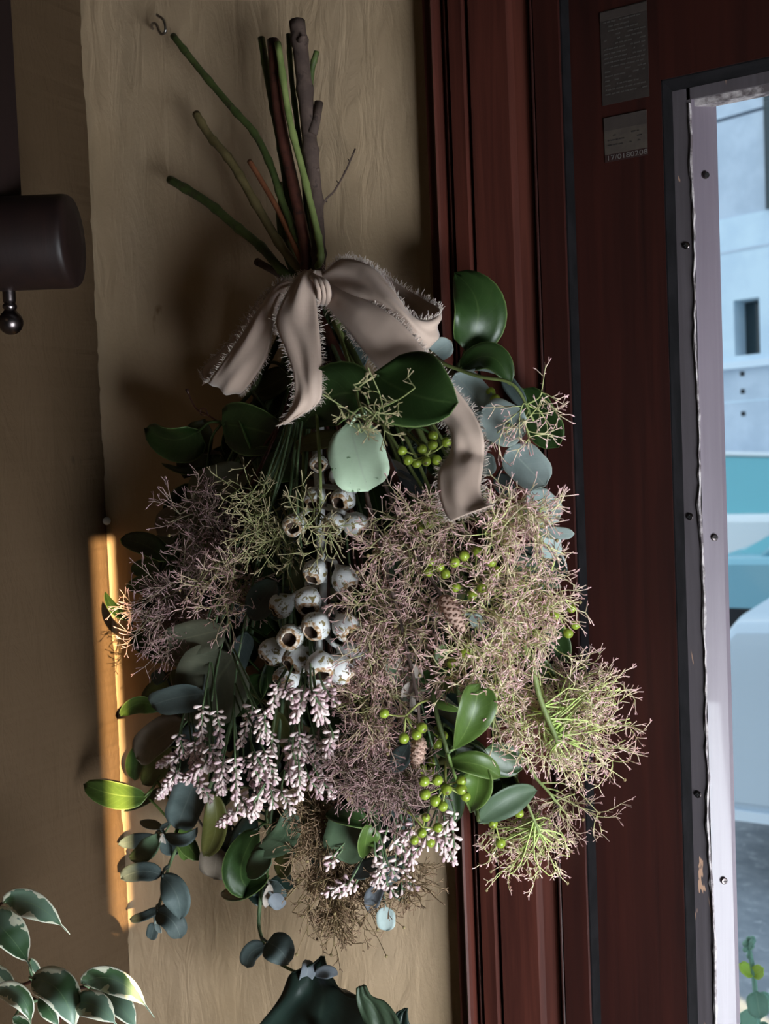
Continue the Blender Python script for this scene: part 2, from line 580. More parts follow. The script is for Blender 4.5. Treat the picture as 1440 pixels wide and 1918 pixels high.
b.box((X_DR + .075, 0, 0), (XR + .05, .12, ZC))
b.box((X_CAS + .05, .0, 2.14), (X_DR + .075, .12, ZC))
struct('wall_back_door_side', b, M['plaster'])
# side window frame: parts of a window, out of view but where the daylight comes in
b = MB()
for a, c in ((WIN_D0 - .04, WIN_D0 + .01), (WIN_D1 - .01, WIN_D1 + .04)):
    b.box((XR - .015, -c, WIN_Z0 - .04), (XR + .0, -a, WIN_Z1 + .04))
b.box((XR - .015, -WIN_D1, WIN_Z0 - .04), (XR, -WIN_D0, WIN_Z0 + .01))
b.box((XR - .015, -WIN_D1, WIN_Z1 - .01), (XR, -WIN_D0, WIN_Z1 + .04))
struct('window_1', b, M['mahogany'])

# door casing: three separate boards with their mouldings
def bead(prof, x0, x1, d, up, k=6):
    for i in range(k+1):
        a = math.pi*i/k
        prof.append((x0 + (x1-x0)*(1-math.cos(a))/2, -(d + up*math.sin(a))))
def casing(name, prof, z1, m):
    prof = [(prof[0][0], .03)] + prof + [(prof[-1][0], .03)]
    b = MB()
    b.prism(prof[::-1], 0, z1)
    return struct(name, b, m)
pr = [(X_CAS, -.0115), (XW(842, .0115), -.0125)]
bead(pr, XW(843, .012), XW(856, .012), .0105, .0075)
pr.append((XW(860, .009), -.0075))
bead(pr, XW(864, .010), XW(873, .010), .0085, .0035)
pr += [(XW(876, .012), -.0145), (XW(899, .014), -.0155), (XW(902.5, .014), -.012)]
casing('trim_1', pr, 2.14, M['mahogany'])
pr = [(XW(908.5, .012), -.012), (XW(911, .014), -.0148), (XW(980, .014), -.0148), (XW(992, .013), -.0132), (XW(1012, .012), -.012), (XW(1020, .012), -.0123)]
casing('trim_2', pr, 2.14, M['mahogany'])
pr = []
bead(pr, XW(1021.5, .014), XW(1028, .014), .0138, .0014)
pr += [(XW(1030, .014), -.0150), (XW(1075, .0145), -.0150), (X_GAP, -.0135)]
casing('trim_3', pr, 2.14, M['mahogany2'])
b = MB(); b.box((X_GAP, -.0132, 0), (X_GAP + .0010, .03, 2.12)); struct('gap_shade', b, M['black'])  # black plate over the jamb's lit face, painting in the gap's shade
b = MB(); b.box((X_CAS + .002, .004, 0), (X_ST0 + .003, .05, 2.14)); struct('trim_4', b, M['black'])
b = MB(); b.box((X_ST0, -.014, 2.10), (X_DR, .05, 2.14)); b.box((X_DR + .004, -.014, 0), (X_DR + .075, .05, 2.14)); struct('trim_5', b, M['mahogany2'])

# the glazed door
ZT = P(1344, 126, 0).z
Z_B = 0.30
door = thing('door_1', None, None, (X_ST0, 0, 0))
door['kind'] = 'structure'
def dpart(name, mb, m, par=None, **k):
    return mb.build(name, m, par or door, smooth=False, **k)
DT = .045
b = MB(); b.box((X_ST0, 0, .01), (X_ST1, DT, 2.10)); dpart('stile', b, M['mahogany2'])
b = MB(); b.box((X_DR - .12, 0, .01), (X_DR - .001, DT, 2.10)); dpart('stile', b, M['mahogany2'])
b = MB(); b.box((X_ST1, 0, ZT), (X_DR - .12, DT, 2.10)); dpart('top_rail', b, M['mahogany2'])
b = MB(); b.box((X_ST1, 0, .01), (X_DR - .12, DT, Z_B)); dpart('bottom_rail', b, M['mahogany2'])
RV = .021                                       # black rebate behind the face of the stile
b = MB()
b.box((X_ST1 - .001, .0008, Z_B), (X_ST1 + .0008, RV + .001, ZT)); b.box((X_ST1, .0008, ZT - .0008), (X_DR - .12, RV + .001, ZT + .001))
dpart('rebate_lining', b, M['black'])
X_G1 = P(1313, 959, -RV).x
XM1 = P(1360, 959, -RV - .011).x
b = MB()
b.prism([(X_ST1, RV), (X_G1, RV), (X_G1, RV + .012), (X_ST1, RV + .012)], Z_B, ZT - .001)
gb = dpart('glazing_bead', b, M['greypaint'], label='worn grey-brown inner bead with chipped paint')
b = MB()
b.prism([(X_G1 + .0004, RV + .0006), (XM1 - .0015, RV + .0095), (XM1, RV + .0125), (X_G1 + .0004, RV + .0125)], Z_B, ZT - .004)
mb_ = dpart('glazing_bead', b, M['mauve'], label='mauve grey outer bead next to the glass')
b = MB()
zz = ZT - .001
b.box((X_G1 - .002, RV, zz - (X_G1 - X_ST1)*.6), (X_DR - .12, RV + .012, zz))
dpart('glazing_bead', b, M['greypaint'])
b = MB()
z2 = zz - (X_G1 - X_ST1)*.6
b.prism([(X_G1, 0), (X_DR - .12, 0), (X_DR - .12, .004), (X_G1, .004)], z2 - .004, z2)
for i, v in enumerate(b.v):
    b.v[i] = (v[0], RV + .002 + v[1]*2, v[2])
dpart('glazing_bead', b, M['peel'], label='peeling pale bead under the top rail')
# peeling ridge of paint between the two beads
b = MB()
j = 0
pts = []
for i in range(240):
    z = Z_B + (ZT - .01 - Z_B)*i/239
    j = .85*j + rnd.uniform(-.0006, .0006)
    pts.append((X_G1 + j*.8, RV - .0004 - abs(j)*.5, z, .0003 + abs(rnd.gauss(0, .0004)) + .0004*(math.sin(z*23) > .6)))
for x, y, z, w in pts:
    b.v += [(x - w, y, z), (x, y - .0007, z), (x + w*.8, y + .0005, z)]
for i in range(239):
    for q in (0, 1):
        a = i*3 + q
        b.f.append((a, a+1, a+4, a+3)); b.m.append(0)
dpart('paint_flake_ridge', b, M['peel'], solid=.0004)
def screw(px, py, yd, nrm, par):
    v = ray(px, py)
    p = CAM + v*((yd - CAM.y)/v.y)
    q = Vector(nrm).normalized()
    mt = Matrix.Translation(p) @ q.to_track_quat('Z', 'Y').to_matrix().to_4x4()
    b = MB()
    b.lathe([(.0021, -.001), (.0021, .0004), (.0017, .0008), (.0008, .0009)], 14, mt)
    n0 = len(b.f)
    for sx, sy in ((.0013, .0003), (.0003, .0013)):
        k = len(b.v)
        for x, y in ((-sx, -sy), (sx, -sy), (sx, sy), (-sx, sy)):
            b.v.append(mt @ Vector((x, y, .00098)))
        b.f.append((k, k+1, k+2, k+3)); b.m.append(1)
    return mk('screw', b.v, b.f, None, par, mats=[M['darksteel'], M['slot']], fm=b.m, smooth=False)
for px, py in ((1285, 460), (1292, 968), (1307, 1488)):
    screw(px, py, RV - .0003, (0, -1, 0), gb)
for px, py in ((1322, 328), (1338, 1007), (1356, 1650)):
    screw(px, py, RV + .0047, (.66, -.75, 0), mb_)
b = MB(); b.box((X_G1, RV + .0125, Z_B - .01), (X_DR - .115, RV + .0165, ZT + .004))
dpart('glass_pane', b, M['glass'])

# faded paper stickers on the door stile
def on_stile(px, py, d=0.0005):
    return P(px, py, d)
def sticker(name, label, px0, px1, py0, py1, m, pc):
    x0, x1 = P(px0, (py0+py1)/2, 0).x, P(px1, (py0+py1)/2, 0).x
    z0, z1 = P((px0+px1)/2, py1, 0).z, P((px0+px1)/2, py0, 0).z
    t = thing(name, label, 'sticker', ((x0+x1)/2, 0, z0))
    b = MB(); b.box((x0, -.0005, z0), (x1, -.0001, z1)); b.build('paper', m, t, smooth=False)
    return t, x0, x1, z0, z1
def text_on(par, body, x0, z0, w, h, y, m):
    cu = bpy.data.curves.new('lettering', 'FONT')
    cu.body = body
    cu.size = 1.0
    cu.extrude = 0.0
    o = bpy.data.objects.new('lettering', cu)
    COL.objects.link(o)
    bpy.context.view_layer.update()
    dm = o.dimensions
    sx, sz = w/max(dm.x, .01), h/max(dm.y, .01)
    me = bpy.data.meshes.new_from_object(o)
    bpy.data.objects.remove(o)
    vs = [(x0 + v.co.x*sx, y, z0 + v.co.y*sz) for v in me.vertices]
    fs = [tuple(p.vertices) for p in me.polygons]
    return mk('lettering', vs, fs, m, par, smooth=False)
M['paperdark'] = mottle_mat('faded_dark_paper', (.020, .014, .012), (.028, .020, .017), 120, .6)
M['paperold'] = mottle_mat('yellowed_paper', (.042, .031, .025), (.055, .042, .032), 120, .7)
M['paperold2'] = mottle_mat('brown_paper', (.028, .020, .017), (.036, .026, .022), 120, .7)
M['codestrip'] = mat('dark_code_strip', (.018, .0045, .0035), .6)
M['codeprint'] = mat('pale_code_print', (.11, .095, .088), .7)
M['print'] = mat('faded_print', (.042, .035, .031), .7)
M['printd'] = mat('faded_dark_print', (.018, .013, .011), .7)
t, x0, x1, z0, z1 = sticker('door_sticker', 'tall faded dark sticker with illegible print high on the door stile', 1126, 1214, 12, 190, M['paperdark'], None)
b = MB()
h = (z1 - z0)
b.box((x0, -.0008, z1 - .035*h - .0035), (x1, -.0004, z1 - .01*h)); b.build('header_band', M['paperold2'], t, smooth=False)
r2 = random.Random(3)
b = MB()
for i in range(17):
    z = z1 - h*(.13 + .048*i)
    x = x0 + (x1-x0)*.07
    while x < x1 - (x1-x0)*.1:
        w = r2.uniform(.0008, .0035)
        if r2.random() < .72: b.box((x, -.0007, z), (min(x+w, x1 - .001), -.0004, z + h*.014))
        x += w + .0007
b.build('print_lines', M['print'], t, smooth=False, kind='stuff')
t, x0, x1, z0, z1 = sticker('door_sticker', 'small yellowed two-tone sticker with a code along its bottom on the door stile', 1132, 1212, 214, 284, M['paperold'], None)
h = z1 - z0
b = MB(); b.box((x0, -.0008, z1 - h*.36), (x1, -.0004, z1)); b.build('header_band', M['paperold2'], t, smooth=False)
b = MB()
for i in range(3):
    z = z1 - h*(.52 + .13*i)
    x = x0 + .002
    while x < x1 - .004:
        w = r2.uniform(.001, .003)
        if r2.random() < .6: b.box((x, -.0007, z), (x + w, -.0004, z + h*.03))
        x += w + .0008
b.build('print_lines', M['printd'], t, smooth=False, kind='stuff')
b = MB(); b.box((x0, -.0004, z0 - h*.20), (x1, -.0001, z0)); b.build('code_strip', M['codestrip'], t, smooth=False)
text_on(t, '17/0180208', x0 + .0008, z0 - h*.165, (x1-x0)*.93, h*.135, -.0007, M['codeprint'])

# ------------------------------------------------------------------ street outside
M['asphalt'] = mottle_mat('asphalt', (.23, .25, .28), (.30, .32, .35), 12, .9, .2, third=(.4, .42, .45))
M['facade'] = mottle_mat('pale_facade', (.60, .72, .82), (.68, .80, .88), 3, .9, .2, bump=0)
M['facade2'] = mottle_mat('sun_blocker_grey', (.50, .57, .66), (.58, .65, .74), 4, .9, .2, bump=0)
M['ledge'] = mat('pale_ledge', (.72, .80, .88), .8)
M['darkglass'] = mat('dark_glass', (.02, .035, .04), .08, .6)
M['tealcar'] = mat('teal_car_paint', (.22, .46, .55), .25, .5, .1, coat=.6)
M['silvercar'] = mat('silver_car_paint', (.52, .60, .68), .35, .5, .1, coat=.4)
M['whitecar'] = mat('white_car_paint', (.85, .87, .88), .3, .5, coat=.4)
M['carglass'] = mat('car_glass', (.12, .42, .48), .08, .6, coat=.5)
M['tyre'] = mat('tyre_rubber', (.015, .015, .017), .8)
M['hub'] = mat('hub_cap', (.45, .47, .5), .3, .5, .7)
b = MB(); b.box((-14, .3, -.1), (16, 26, 0)); struct('ground', b, M['asphalt'])
b = MB(); b.box((4.0, -1.9, 0), (9, 14, 9)); struct('sun_blocker', b, M['facade2'])  # unseen block, added to keep direct sun off the street
# facade, turned a little from the room's wall
FA = math.radians(-16)
F0 = P(1395, 700, -9.0)
def fac(px, py, off=0.0):
    """point on the facade plane seen at (px, py), off metres in front"""
    nrm = Vector((math.sin(FA), -math.cos(FA), 0))
    v = ray(px, py)
    return CAM + v*((F0 + nrm*off - CAM).dot(nrm)/v.dot(nrm))
FX = Vector((math.cos(FA), math.sin(FA), 0)); FN = Vector((math.sin(FA), -math.cos(FA), 0))
bld = thing('building', 'pale concrete building across the street with a narrow dark window', 'building', (F0.x, F0.y, 0))
def fbox(x0, x1, z0, z1, o0, o1):
    """box on the facade: x along it from F0, o = distance in front"""
    vs = []
    for x in (x0, x1):
        for o in (o0, o1):
            for z in (z0, z1):
                p = F0 + FX*x + FN*o
                vs.append((p.x, p.y, z))
    return vs, [(0,1,3,2),(4,6,7,5),(0,4,5,1),(2,3,7,6),(0,2,6,4),(1,5,7,3)]
def fpart(name, m, *boxes, **k):
    V, F = [], []
    for bx in boxes:
        v, f = fbox(*bx)
        F += [tuple(i + len(V) for i in q) for q in f]
        V += v
    return mk(name, V, F, m, bld, smooth=False, **k)
def fxz(px, py):
    p = fac(px, py)
    return (p - F0).dot(FX), p.z
wx0, wz0 = fxz(1376, 667); wx1, wz1 = fxz(1421, 556)
zl = fxz(1395, 676)[1]; zb = fxz(1395, 402)[1]; zg = fxz(1395, 464)[1]; zt = fxz(1395, 214)[1]
fpart('wall', M['facade'], (-9, wx0, zl, zb, -.5, 0), (wx1, 9, zl, zb, -.5, 0), (wx0, wx1, zl, wz0, -.5, 0), (wx0, wx1, wz1, zb, -.5, 0))
fpart('concrete_band', M['facade2'], (-9, 9, zb, zt, -.5, -.02), label='grey upper concrete band')
fpart('concrete_band', M['facade2'], (-9, 9, zt + .03, zt + 5, -.5, -.02))
fpart('concrete_band', M['facade2'], (-9, 9, 0, zl - .06, -.5, -.03), label='grey lower concrete band')
fpart('ledge', M['ledge'], (-9, 9, zl - .06, zl, -.5, .05))
fpart('groove_line', M['facade2'], (-9, 9, zg - .02, zg, 0, .006))
wf = fpart('window_recess', M['facade2'], (wx0, wx1, wz0, wz1, -.5, -.46), (wx1 - .002, wx1 + .01, wz0, wz1, -.46, -.01))
fpart('window_pane', M['darkglass'], (wx0, wx1 - (wx1 - wx0)*.12, wz0 + .02, wz1 - .01, -.46, -.20))
dx0 = fxz(1387, 700)[0]
for py in (700, 733, 775):
    z = fxz(1387, py)[1]
    fpart('tie_hole', M['tyre'], (dx0 - .02, dx0 + .02, z - .02, z + .02, -.04, -.026))
zj = fxz(1395, 752)[1]
fpart('joint_line', M['facade'], (-9, 9, zj, zj + .012, -.04, -.027))
vx = fxz(1436, 300)[0]
fpart('downpipe', M['darkglass'], (vx, vx + .06, zb, zt + .3, -.02, .04))

def make_car(name, label, cx, yside, length, paint, face, low=None):
    """a hatchback; its near side lies at y = yside, nose towards -x * face"""
    t = thing(name, label, 'car', (cx, yside + .85, 0))
    def loft(prof, w0, w1, steps):
        V, F = [], []
        k = len(prof)
        for s, (w, ins) in enumerate(steps):
            for x, z in prof:
                zz = .62 + (z - .62)*ins
                V.append((cx + face*(x*(.97 + .03*ins)), yside + .85 + w, zz))
        for s in range(len(steps)-1):
            for i in range(k):
                j = (i+1) % k
                F.append((s*k + i, s*k + j, (s+1)*k + j, (s+1)*k + i))
        F.append(tuple(range(k))); F.append(tuple((len(steps)-1)*k + i for i in range(k))[::-1])
        return V, F
    L = length/2
    body = [(-L, .38), (-L + .03, .70), (-L + .2, .93), (-.85, 1.0), (.9, 1.0), (L - .25, .98), (L - .03, .75), (L, .42), (L - .1, .26), (-L + .12, .24)]
    V, F = loft(body, 0, 0, [(-.85, .80), (-.83, .97), (-.72, 1.0), (.72, 1.0), (.83, .97), (.85, .80)])
    o = mk('body', V, F, paint, t)
    m = o.modifiers.new('round', 'BEVEL'); m.width = .05; m.segments = 3
    cab = [(-1.05, .93), (-.35, 1.40), (.15, 1.47), (1.0, 1.42), (L - .3, .97)]
    V, F = [], []
    for w, q in ((-.76, 0), (-.60, 1), (.60, 1), (.76, 0)):
        for x, z in cab:
            V.append((cx + face*x, yside + .85 + w, z if q else .93 + (z - .93)*.06))
    k = len(cab)
    for s in range(3):
        for i in range(k-1):
            F.append((s*k + i, s*k + i+1, (s+1)*k + i+1, (s+1)*k + i))
    F.append(tuple(range(k, 2*k))); F.append(tuple(range(2*k, 3*k))[::-1])
    mk('windows', V, F, M['carglass'], t, smooth=False)
    V, F = [], []
    rf = [(-.45, 1.375), (-.35, 1.42), (.15, 1.49), (1.0, 1.44), (1.12, 1.39)]
    for w in (-.61, .61):
        for x, z in rf: V.append((cx + face*x, yside + .85 + w, z))
    for i in range(len(rf)-1): F.append((i, i+1, i+6, i+5))
    mk('roof', V, F, paint, t, solid=.03)
    b = MB()
    for pl in ((-.98, .93, -.36, 1.4), (.25, .98, .22, 1.45), (1.45, .97, 1.05, 1.42)):
        for s in (-1, 1):
            b.tube([Vector((cx + face*pl[0], yside + .85 + s*.765, pl[1])), Vector((cx + face*pl[2], yside + .85 + s*.61, pl[3]))], .03, 6)
    b.build('pillars', paint, t)
    for x in (-L + .75, L - .75):
        for s in (-1, 1):
            mt = Matrix.Translation((cx + face*x, yside + .85 + s*.80, .31)) @ Matrix.Rotation(math.pi/2, 4, 'X')
            b = MB(); b.lathe([(.20, -.09), (.30, -.09), (.31, -.06), (.31, .06), (.30, .09), (.20, .09)], 24, mt)
            w = b.build('wheel', M['tyre'], t)
            b = MB(); b.lathe([(.19, -.095), (.17, -.10), (.05, -.11), (.03, .11), (.17, .10), (.19, .095)], 18, mt)
            b.build('hub_cap', M['hub'], w)
    b = MB(); b.box((cx - L + .10, yside - .004, .24), (cx + L - .10, yside + .06, .62 if low else .275)); b.build('sill_strip', low or M['ledge'], t, smooth=False)
    return t
make_car('car', 'pale silver car parked just outside the door glass', 1.27, 3.05, 4.6, M['silvercar'], 1)
_c = make_car('car', 'teal car standing behind the silver one across the street', .12, 6.0, 3.9, M['tealcar'], -1, M['tyre'])
_c.scale = (1, 1, .87)
make_car('car', 'white car farthest away, only its roof showing left of the teal one', -2.55, 7.9, 3.9, M['whitecar'], 1)

# ------------------------------------------------------------------ leaves and stems
def wfun(kind, t):
    if kind == 'round':
        return math.sqrt(max(0.0, 1 - (2*t - 1)**2))*(.94 + .06*math.sin(t*9)) if t < 1 else 0
    if kind == 'ovate':
        return (t**.55)*((1-t)**.62)/.555 if t < 1 else 0
    if kind == 'spoon':
        return (t**1.05)*((1-t)**.5)/.378 if t < 1 else 0
    if kind == 'heart':
        return max(0, math.sin(math.pi*min(1, t**.72)))**.62
    if kind == 'ficus':
        u = min(1, t/.86)
        return max(.045*(t < .999), (u**.62)*(max(0, 1-u)**.72)/.505)*(1 if t < .999 else 0)
    return (t**.75)*((1-t)**.8)/.345 if t < 1 else 0        # lance

def leaf(parent, spec, stem=None, mat_=None, name='leaf', rng=rnd, thick=.0005, nl=12, nw=6):
    """spec: kind, (bx, by), (tx, ty), width px, roll deg, cup, layer (start, end), mid px or None, material"""
    kind, bp, tp, wpx, roll, cup, lay, mid, mk_ = spec
    l0, l1 = lay if isinstance(lay, tuple) else (lay, lay)
    dB = l0 if l0 < 0 else D(*bp, l0)
    dT = l1 if l1 < 0 else D(*tp, l1)
    if l0 < 0: dB, dT = -l0, -l1
    b, t = P(*bp, dB), P(*tp, dT)
    if mid is None:
        c = (b + t)/2
    else:
        dm = (dB + dT)/2
        c = P(*mid, dm + .006)
        c = c*2 - (b + t)/2                     # the curve passes through mid
    w = wpx*mmpx((bp[0]+tp[0])/2, (bp[1]+tp[1])/2, (dB+dT)/2)
    V, UV, F = [], [], []
    ph = rng.uniform(0, 6.28)
    wav = rng.uniform(.4, 1.0)
    for i in range(nl+1):
        s = i/nl
        p = b*(1-s)**2 + c*2*s*(1-s) + t*s*s
        tn = ((c - b)*(1-s) + (t - c)*s).normalized()
        view = (CAM - p).normalized()
        nrm = (view - tn*view.dot(tn)).normalized()
        side = tn.cross(nrm)
        q = Quaternion(tn, math.radians(roll))
        nrm = q @ nrm; side = q @ side
        ww = wfun(kind, s)*w/2
        for k in range(nw+1):
            e = -1 + 2*k/nw
            h = cup*ww*(e*e*.9 - .25) + wav*.03*w*math.sin(s*7 + ph + e*2)*abs(e)
            V.append(p + side*(ww*e) + nrm*h)
            UV.append((.5 + .5*e, s))
    for i in range(nl):
        for k in range(nw):
            a = i*(nw+1) + k
            F.append((a, a+1, a+nw+2, a+nw+1))
    if stem:
        m = min(stem, key=lambda q: (q - b).length)
        L = (m - b).length
        if L < .075:
            bb = MB()
            mid_ = (m + b)/2 + Vector((0, -.1*L, .12*L))
            bb.tube(spline([m, mid_, b.lerp(c, .08)], 3), [.0009, .0008, .0007, .0007, .0007, .0006, .0006], 5, cap=False)
            o = len(V)
            V += bb.v; UV += [(.5, 0)]*len(bb.v)
            F += [tuple(o + i for i in f) for f in bb.f]
    return mk(name, V, F, M[mat_ or mk_], parent, uv=UV, solid=thick)

TIE = (592, 542)
def path3(pts, lay=.5):
    out = []
    for q in pts:
        d = q[2] if len(q) > 2 else D(q[0], q[1], lay)
        out.append(P(q[0], q[1], d))
    return out

def stem_part(parent, top, low, r0, r1, m, lay=.5, tied=None, name='stem', rtop=None, nodes=0, rng=rnd):
    """one stem: cut end above the ribbon (top, may be empty), the tie, then down through the bunch (low)"""
    tp = tied or (TIE[0] + rng.uniform(-16, 16), TIE[1] + rng.uniform(-12, 12))
    td = rng.uniform(.030, .062)
    tops = [P(q[0], q[1], q[2] if len(q) > 2 else .045) for q in top]
    pts = tops + [P(tp[0], tp[1], td)] + path3(low, lay)
    sp = spline(pts, 7)
    k = len(sp)
    rt = rtop or r0
    nt = len(tops)*7
    rad = []
    for i in range(k):
        if i < nt: rad.append(rt + (r0 - rt)*i/max(1, nt))
        else: rad.append(r0 + (r1 - r0)*(i - nt)/max(1, k - 1 - nt))
        if nodes and i % 6 == 3 and i < nt: rad[-1] *= 1.22
    b = MB()
    b.tube(sp, rad, 9)
    m0 = mk(name, b.v, b.f, M[m], parent)
    if tops:
        f = m0.data.polygons[len(b.f) - 2]
        m0.data.materials.append(M['cutwood'])
        f.material_index = 1
        f.use_smooth = False
    return sp[nt:] if nt else sp

_berry = None
def berry_mesh():
    global _berry
    if _berry: return _berry
    b = MB()
    k = 9
    prof = [(math.sin(math.pi*i/k)*1.0, -math.cos(math.pi*i/k)) for i in range(k+1)]
    prof[0] = (.06, -1.0); prof[-1] = (.05, 1.02)
    b.lathe(prof, 14, Matrix.Identity(4), mis=[0]*(k-1) + [1])
    me = bpy.data.meshes.new('berry')
    me.from_pydata([tuple(v) for v in b.v], [], b.f)
    me.materials.append(M['berry']); me.materials.append(M['berrytip'])
    me.polygons.foreach_set('use_smooth', [True]*len(me.polygons))
    me.polygons.foreach_set('material_index', b.m)
    _berry = me
    return me

def berries(parent, hub, lst, lay, back=None, rpx=10, rng=rnd):
    """berries on short stalks that meet at the hub"""
    hp = P(hub[0], hub[1], D(hub[0], hub[1], lay) - .002)
    b = MB()
    if back:
        q = P(back[0], back[1], D(back[0], back[1], lay*.85))
        b.tube(spline([q, (q + hp)/2 + UPV*.002, hp], 4), .0007, 6)
    pos = []
    for x, y in lst:
        d = D(x, y, lay) + rng.uniform(-.003, .004)
        p = P(x, y, d)
        r = rpx*mmpx(x, y, d)*rng.uniform(.92, 1.06)
        dr = (p - hp)
        pos.append((p, r, dr))
        b.tube(spline([hp, (hp + p)/2 - UPV*.0008 + FWD*.001, p], 3), [.0005]*6 + [.0006], 5)
    st = b.build('berry_stalk', M['berrystalk'], parent)
    for p, r, dr in pos:
        dd = dr.normalized() if dr.length > 1e-4 else -FWD
        dd = (dd - FWD*.35).normalized()
        rot = dd.to_track_quat('Z', 'Y').to_matrix().to_4x4()
        inst('berry', berry_mesh(), Matrix.Translation(p) @ rot @ Matrix.Diagonal((r, r, r*1.03, 1)), parent)

def fill(parent, stem, n, mats, kind, size=(60, 105), lay=(.15, .55), rng=rnd):
    """inner leaves of the same branch that close the bunch behind what is in front"""
    for _ in range(n):
        p = stem[rng.randrange(int(len(stem)*.35), len(stem))]
        dv = p - CAM
        px = 720 + FPX*dv.dot(RGT)/dv.dot(FWD); py = 959 - FPX*dv.dot(UPV)/dv.dot(FWD)
        for _t in range(8):
            an = rng.uniform(0, 2*math.pi); L = rng.uniform(*size)
            bx, by = px + rng.uniform(-40, 40), py + rng.uniform(-30, 40)
            tx, ty = bx + L*math.cos(an), by + L*.8*math.sin(an) + 30
            if ((tx - 640)/370)**2 + ((ty - 1170)/430)**2 < 1 and ((bx - 640)/370)**2 + ((by - 1170)/430)**2 < 1:
                break
        else:
            continue
        l = rng.uniform(*lay)
        leaf(parent, (kind, (bx, by), (tx, ty), L*rng.uniform(.55, .8), rng.uniform(-45, 45), rng.uniform(.0, .5), (l, l*rng.uniform(.7, 1.2)), None, rng.choice(mats)), stem, nl=8, nw=4)

# ------------------------------------------------------------------ the hanging bunch, branch by branch
def at(px, py, lay):
    return P(px, py, D(px, py, lay))
G_SM = 'leafy berry branches in the hanging bunch'
def leafy(label, top, low, leaves, hubs=(), nfill=0, fmats=('smilax', 'smilax', 'olive'), stem=('gstem', .0022, .0010), lay=.5, rtop=None, fk='ovate', group=G_SM, name='leafy_branch', tip=None, seed=1, fsize=(60, 105), flay=(.15, .55)):
    rng = random.Random(seed)
    t = thing(name, label, 'branch', P(TIE[0], TIE[1], .05), group)
    s = stem_part(t, top, low, stem[1], stem[2], stem[0], lay, rtop=rtop, nodes=1, rng=rng)
    for sp in leaves:
        leaf(t, sp, s, rng=rng)
    for h in hubs:
        berries(t, h[0], h[1], h[2], h[3] if len(h) > 3 else None, h[4] if len(h) > 4 else 10, rng)
    if nfill: fill(t, s, nfill, fmats, fk, fsize, flay, rng=rng)
    return t, s

# --- green leafy branches with berries
leafy('leafy branch with two upright glossy leaves against the dark casing, right of the bow', [(540, 64, .036), (547, 156, .037), (565, 300, .038), (580, 440, .042)],
      [(680, 620, .05), (790, 680, .055), (848, 690, .05), (868, 668, .045)],
      [('heart', (872, 658), (851, 511), 104, 20, .35, (-.050, -.045), (896, 575), 'smilax'),
       ('ovate', (860, 694), (956, 722), 66, -16, .35, (-.050, -.052), (918, 668), 'smilax'),
       ('round', (978, 728), (1046, 838), 84, 25, .2, (-.028, -.026), None, 'smilax'),
       ('ovate', (835, 690), (850, 742), 44, 10, .2, (-.045, -.04), None, 'smilax')],
      [((915, 760), [(918, 735), (927, 748)], .9, (880, 720))], seed=2, stem=('gstem', .0017, .001))
t, s = leafy('leafy branch with the broad dark folded leaf over the long ribbon tail', [(324, 67, .016), (373, 129, .024), (436, 204, .034), (476, 249, .038), (507, 311, .042), (530, 380, .046), (565, 470, .05)],
      [(650, 640, .07), (700, 735, .09), (760, 810, .09), (800, 835, .09)],
      [('heart', (702, 700), (858, 754), 166, -24, .30, (-.122, -.124), (778, 738), 'smilax'),
       ('heart', (694, 748), (564, 804), 116, 10, .30, (-.108, -.096), (622, 742), 'smilax'),
       ('ovate', (645, 816), (549, 836), 46, 18, .3, (-.098, -.09), (595, 826), 'olive'),
       ('round', (650, 800), (556, 760), 60, 30, .2, (-.06, -.058), None, 'smilax')],
      [((800, 852), [(810, 833), (790, 841), (836, 828), (753, 844), (764, 862), (780, 867), (798, 864), (817, 861), (811, 816)], .95, (745, 800), 9.5)],
      nfill=5, seed=3, stem=('gstem', .0024, .001))
t, s = leafy('leafy branch with the curled dark leaf reaching left over the wall', [(318, 336, .022), (387, 378, .03), (440, 422, .036), (489, 462, .043), (533, 511, .05)],
      [(530, 620, .05), (480, 720, .055), (418, 790, .055)],
      [('heart', (416, 795), (548, 828), 100, 14, .4, (-.062, -.07), (480, 806), 'smilax'),
       ('heart', (374, 806), (272, 802), 84, -32, .5, (-.056, -.05), (325, 826), 'smilax'),
       ('ovate', (390, 874), (303, 868), 26, 48, .4, (-.045, -.04), (350, 884), 'smilax'),
       ('ovate', (540, 690), (480, 790), 80, 20, .3, (-.045, -.042), None, 'smilax'),
       ('ovate', (470, 850), (560, 890), 76, 20, .3, (-.072, -.07), None, 'smilax'),
       ('ovate', (520, 800), (505, 920), 74, 20, .3, (-.066, -.07), None, 'smilax'),
       ('ovate', (545, 700), (470, 740), 70, 20, .3, (-.055, -.05), None, 'olive'),
       ('ovate', (440, 850), (520, 930), 70, -20, .3, (-.045, -.05), None, 'olive')],
      nfill=3, seed=4, stem=('gstem', .0030, .001), rtop=.0031)
b = MB()
b.tube(spline([P(412, 792, .055), P(385, 775, .055), P(372, 770, .055), P(362, 757, .055), P(352, 735, .055)], 5), .0006, 5)
b.tube(spline([P(390, 778, .056), P(384, 766, .057), P(376, 766, .057), P(376, 776, .057), P(384, 778, .057)], 4), .0005, 5)
b.tube([P(353, 738, .055), P(350, 729, .055)], [.0007, .0014], 6)
b.build('tendril', M['redbark'], t)
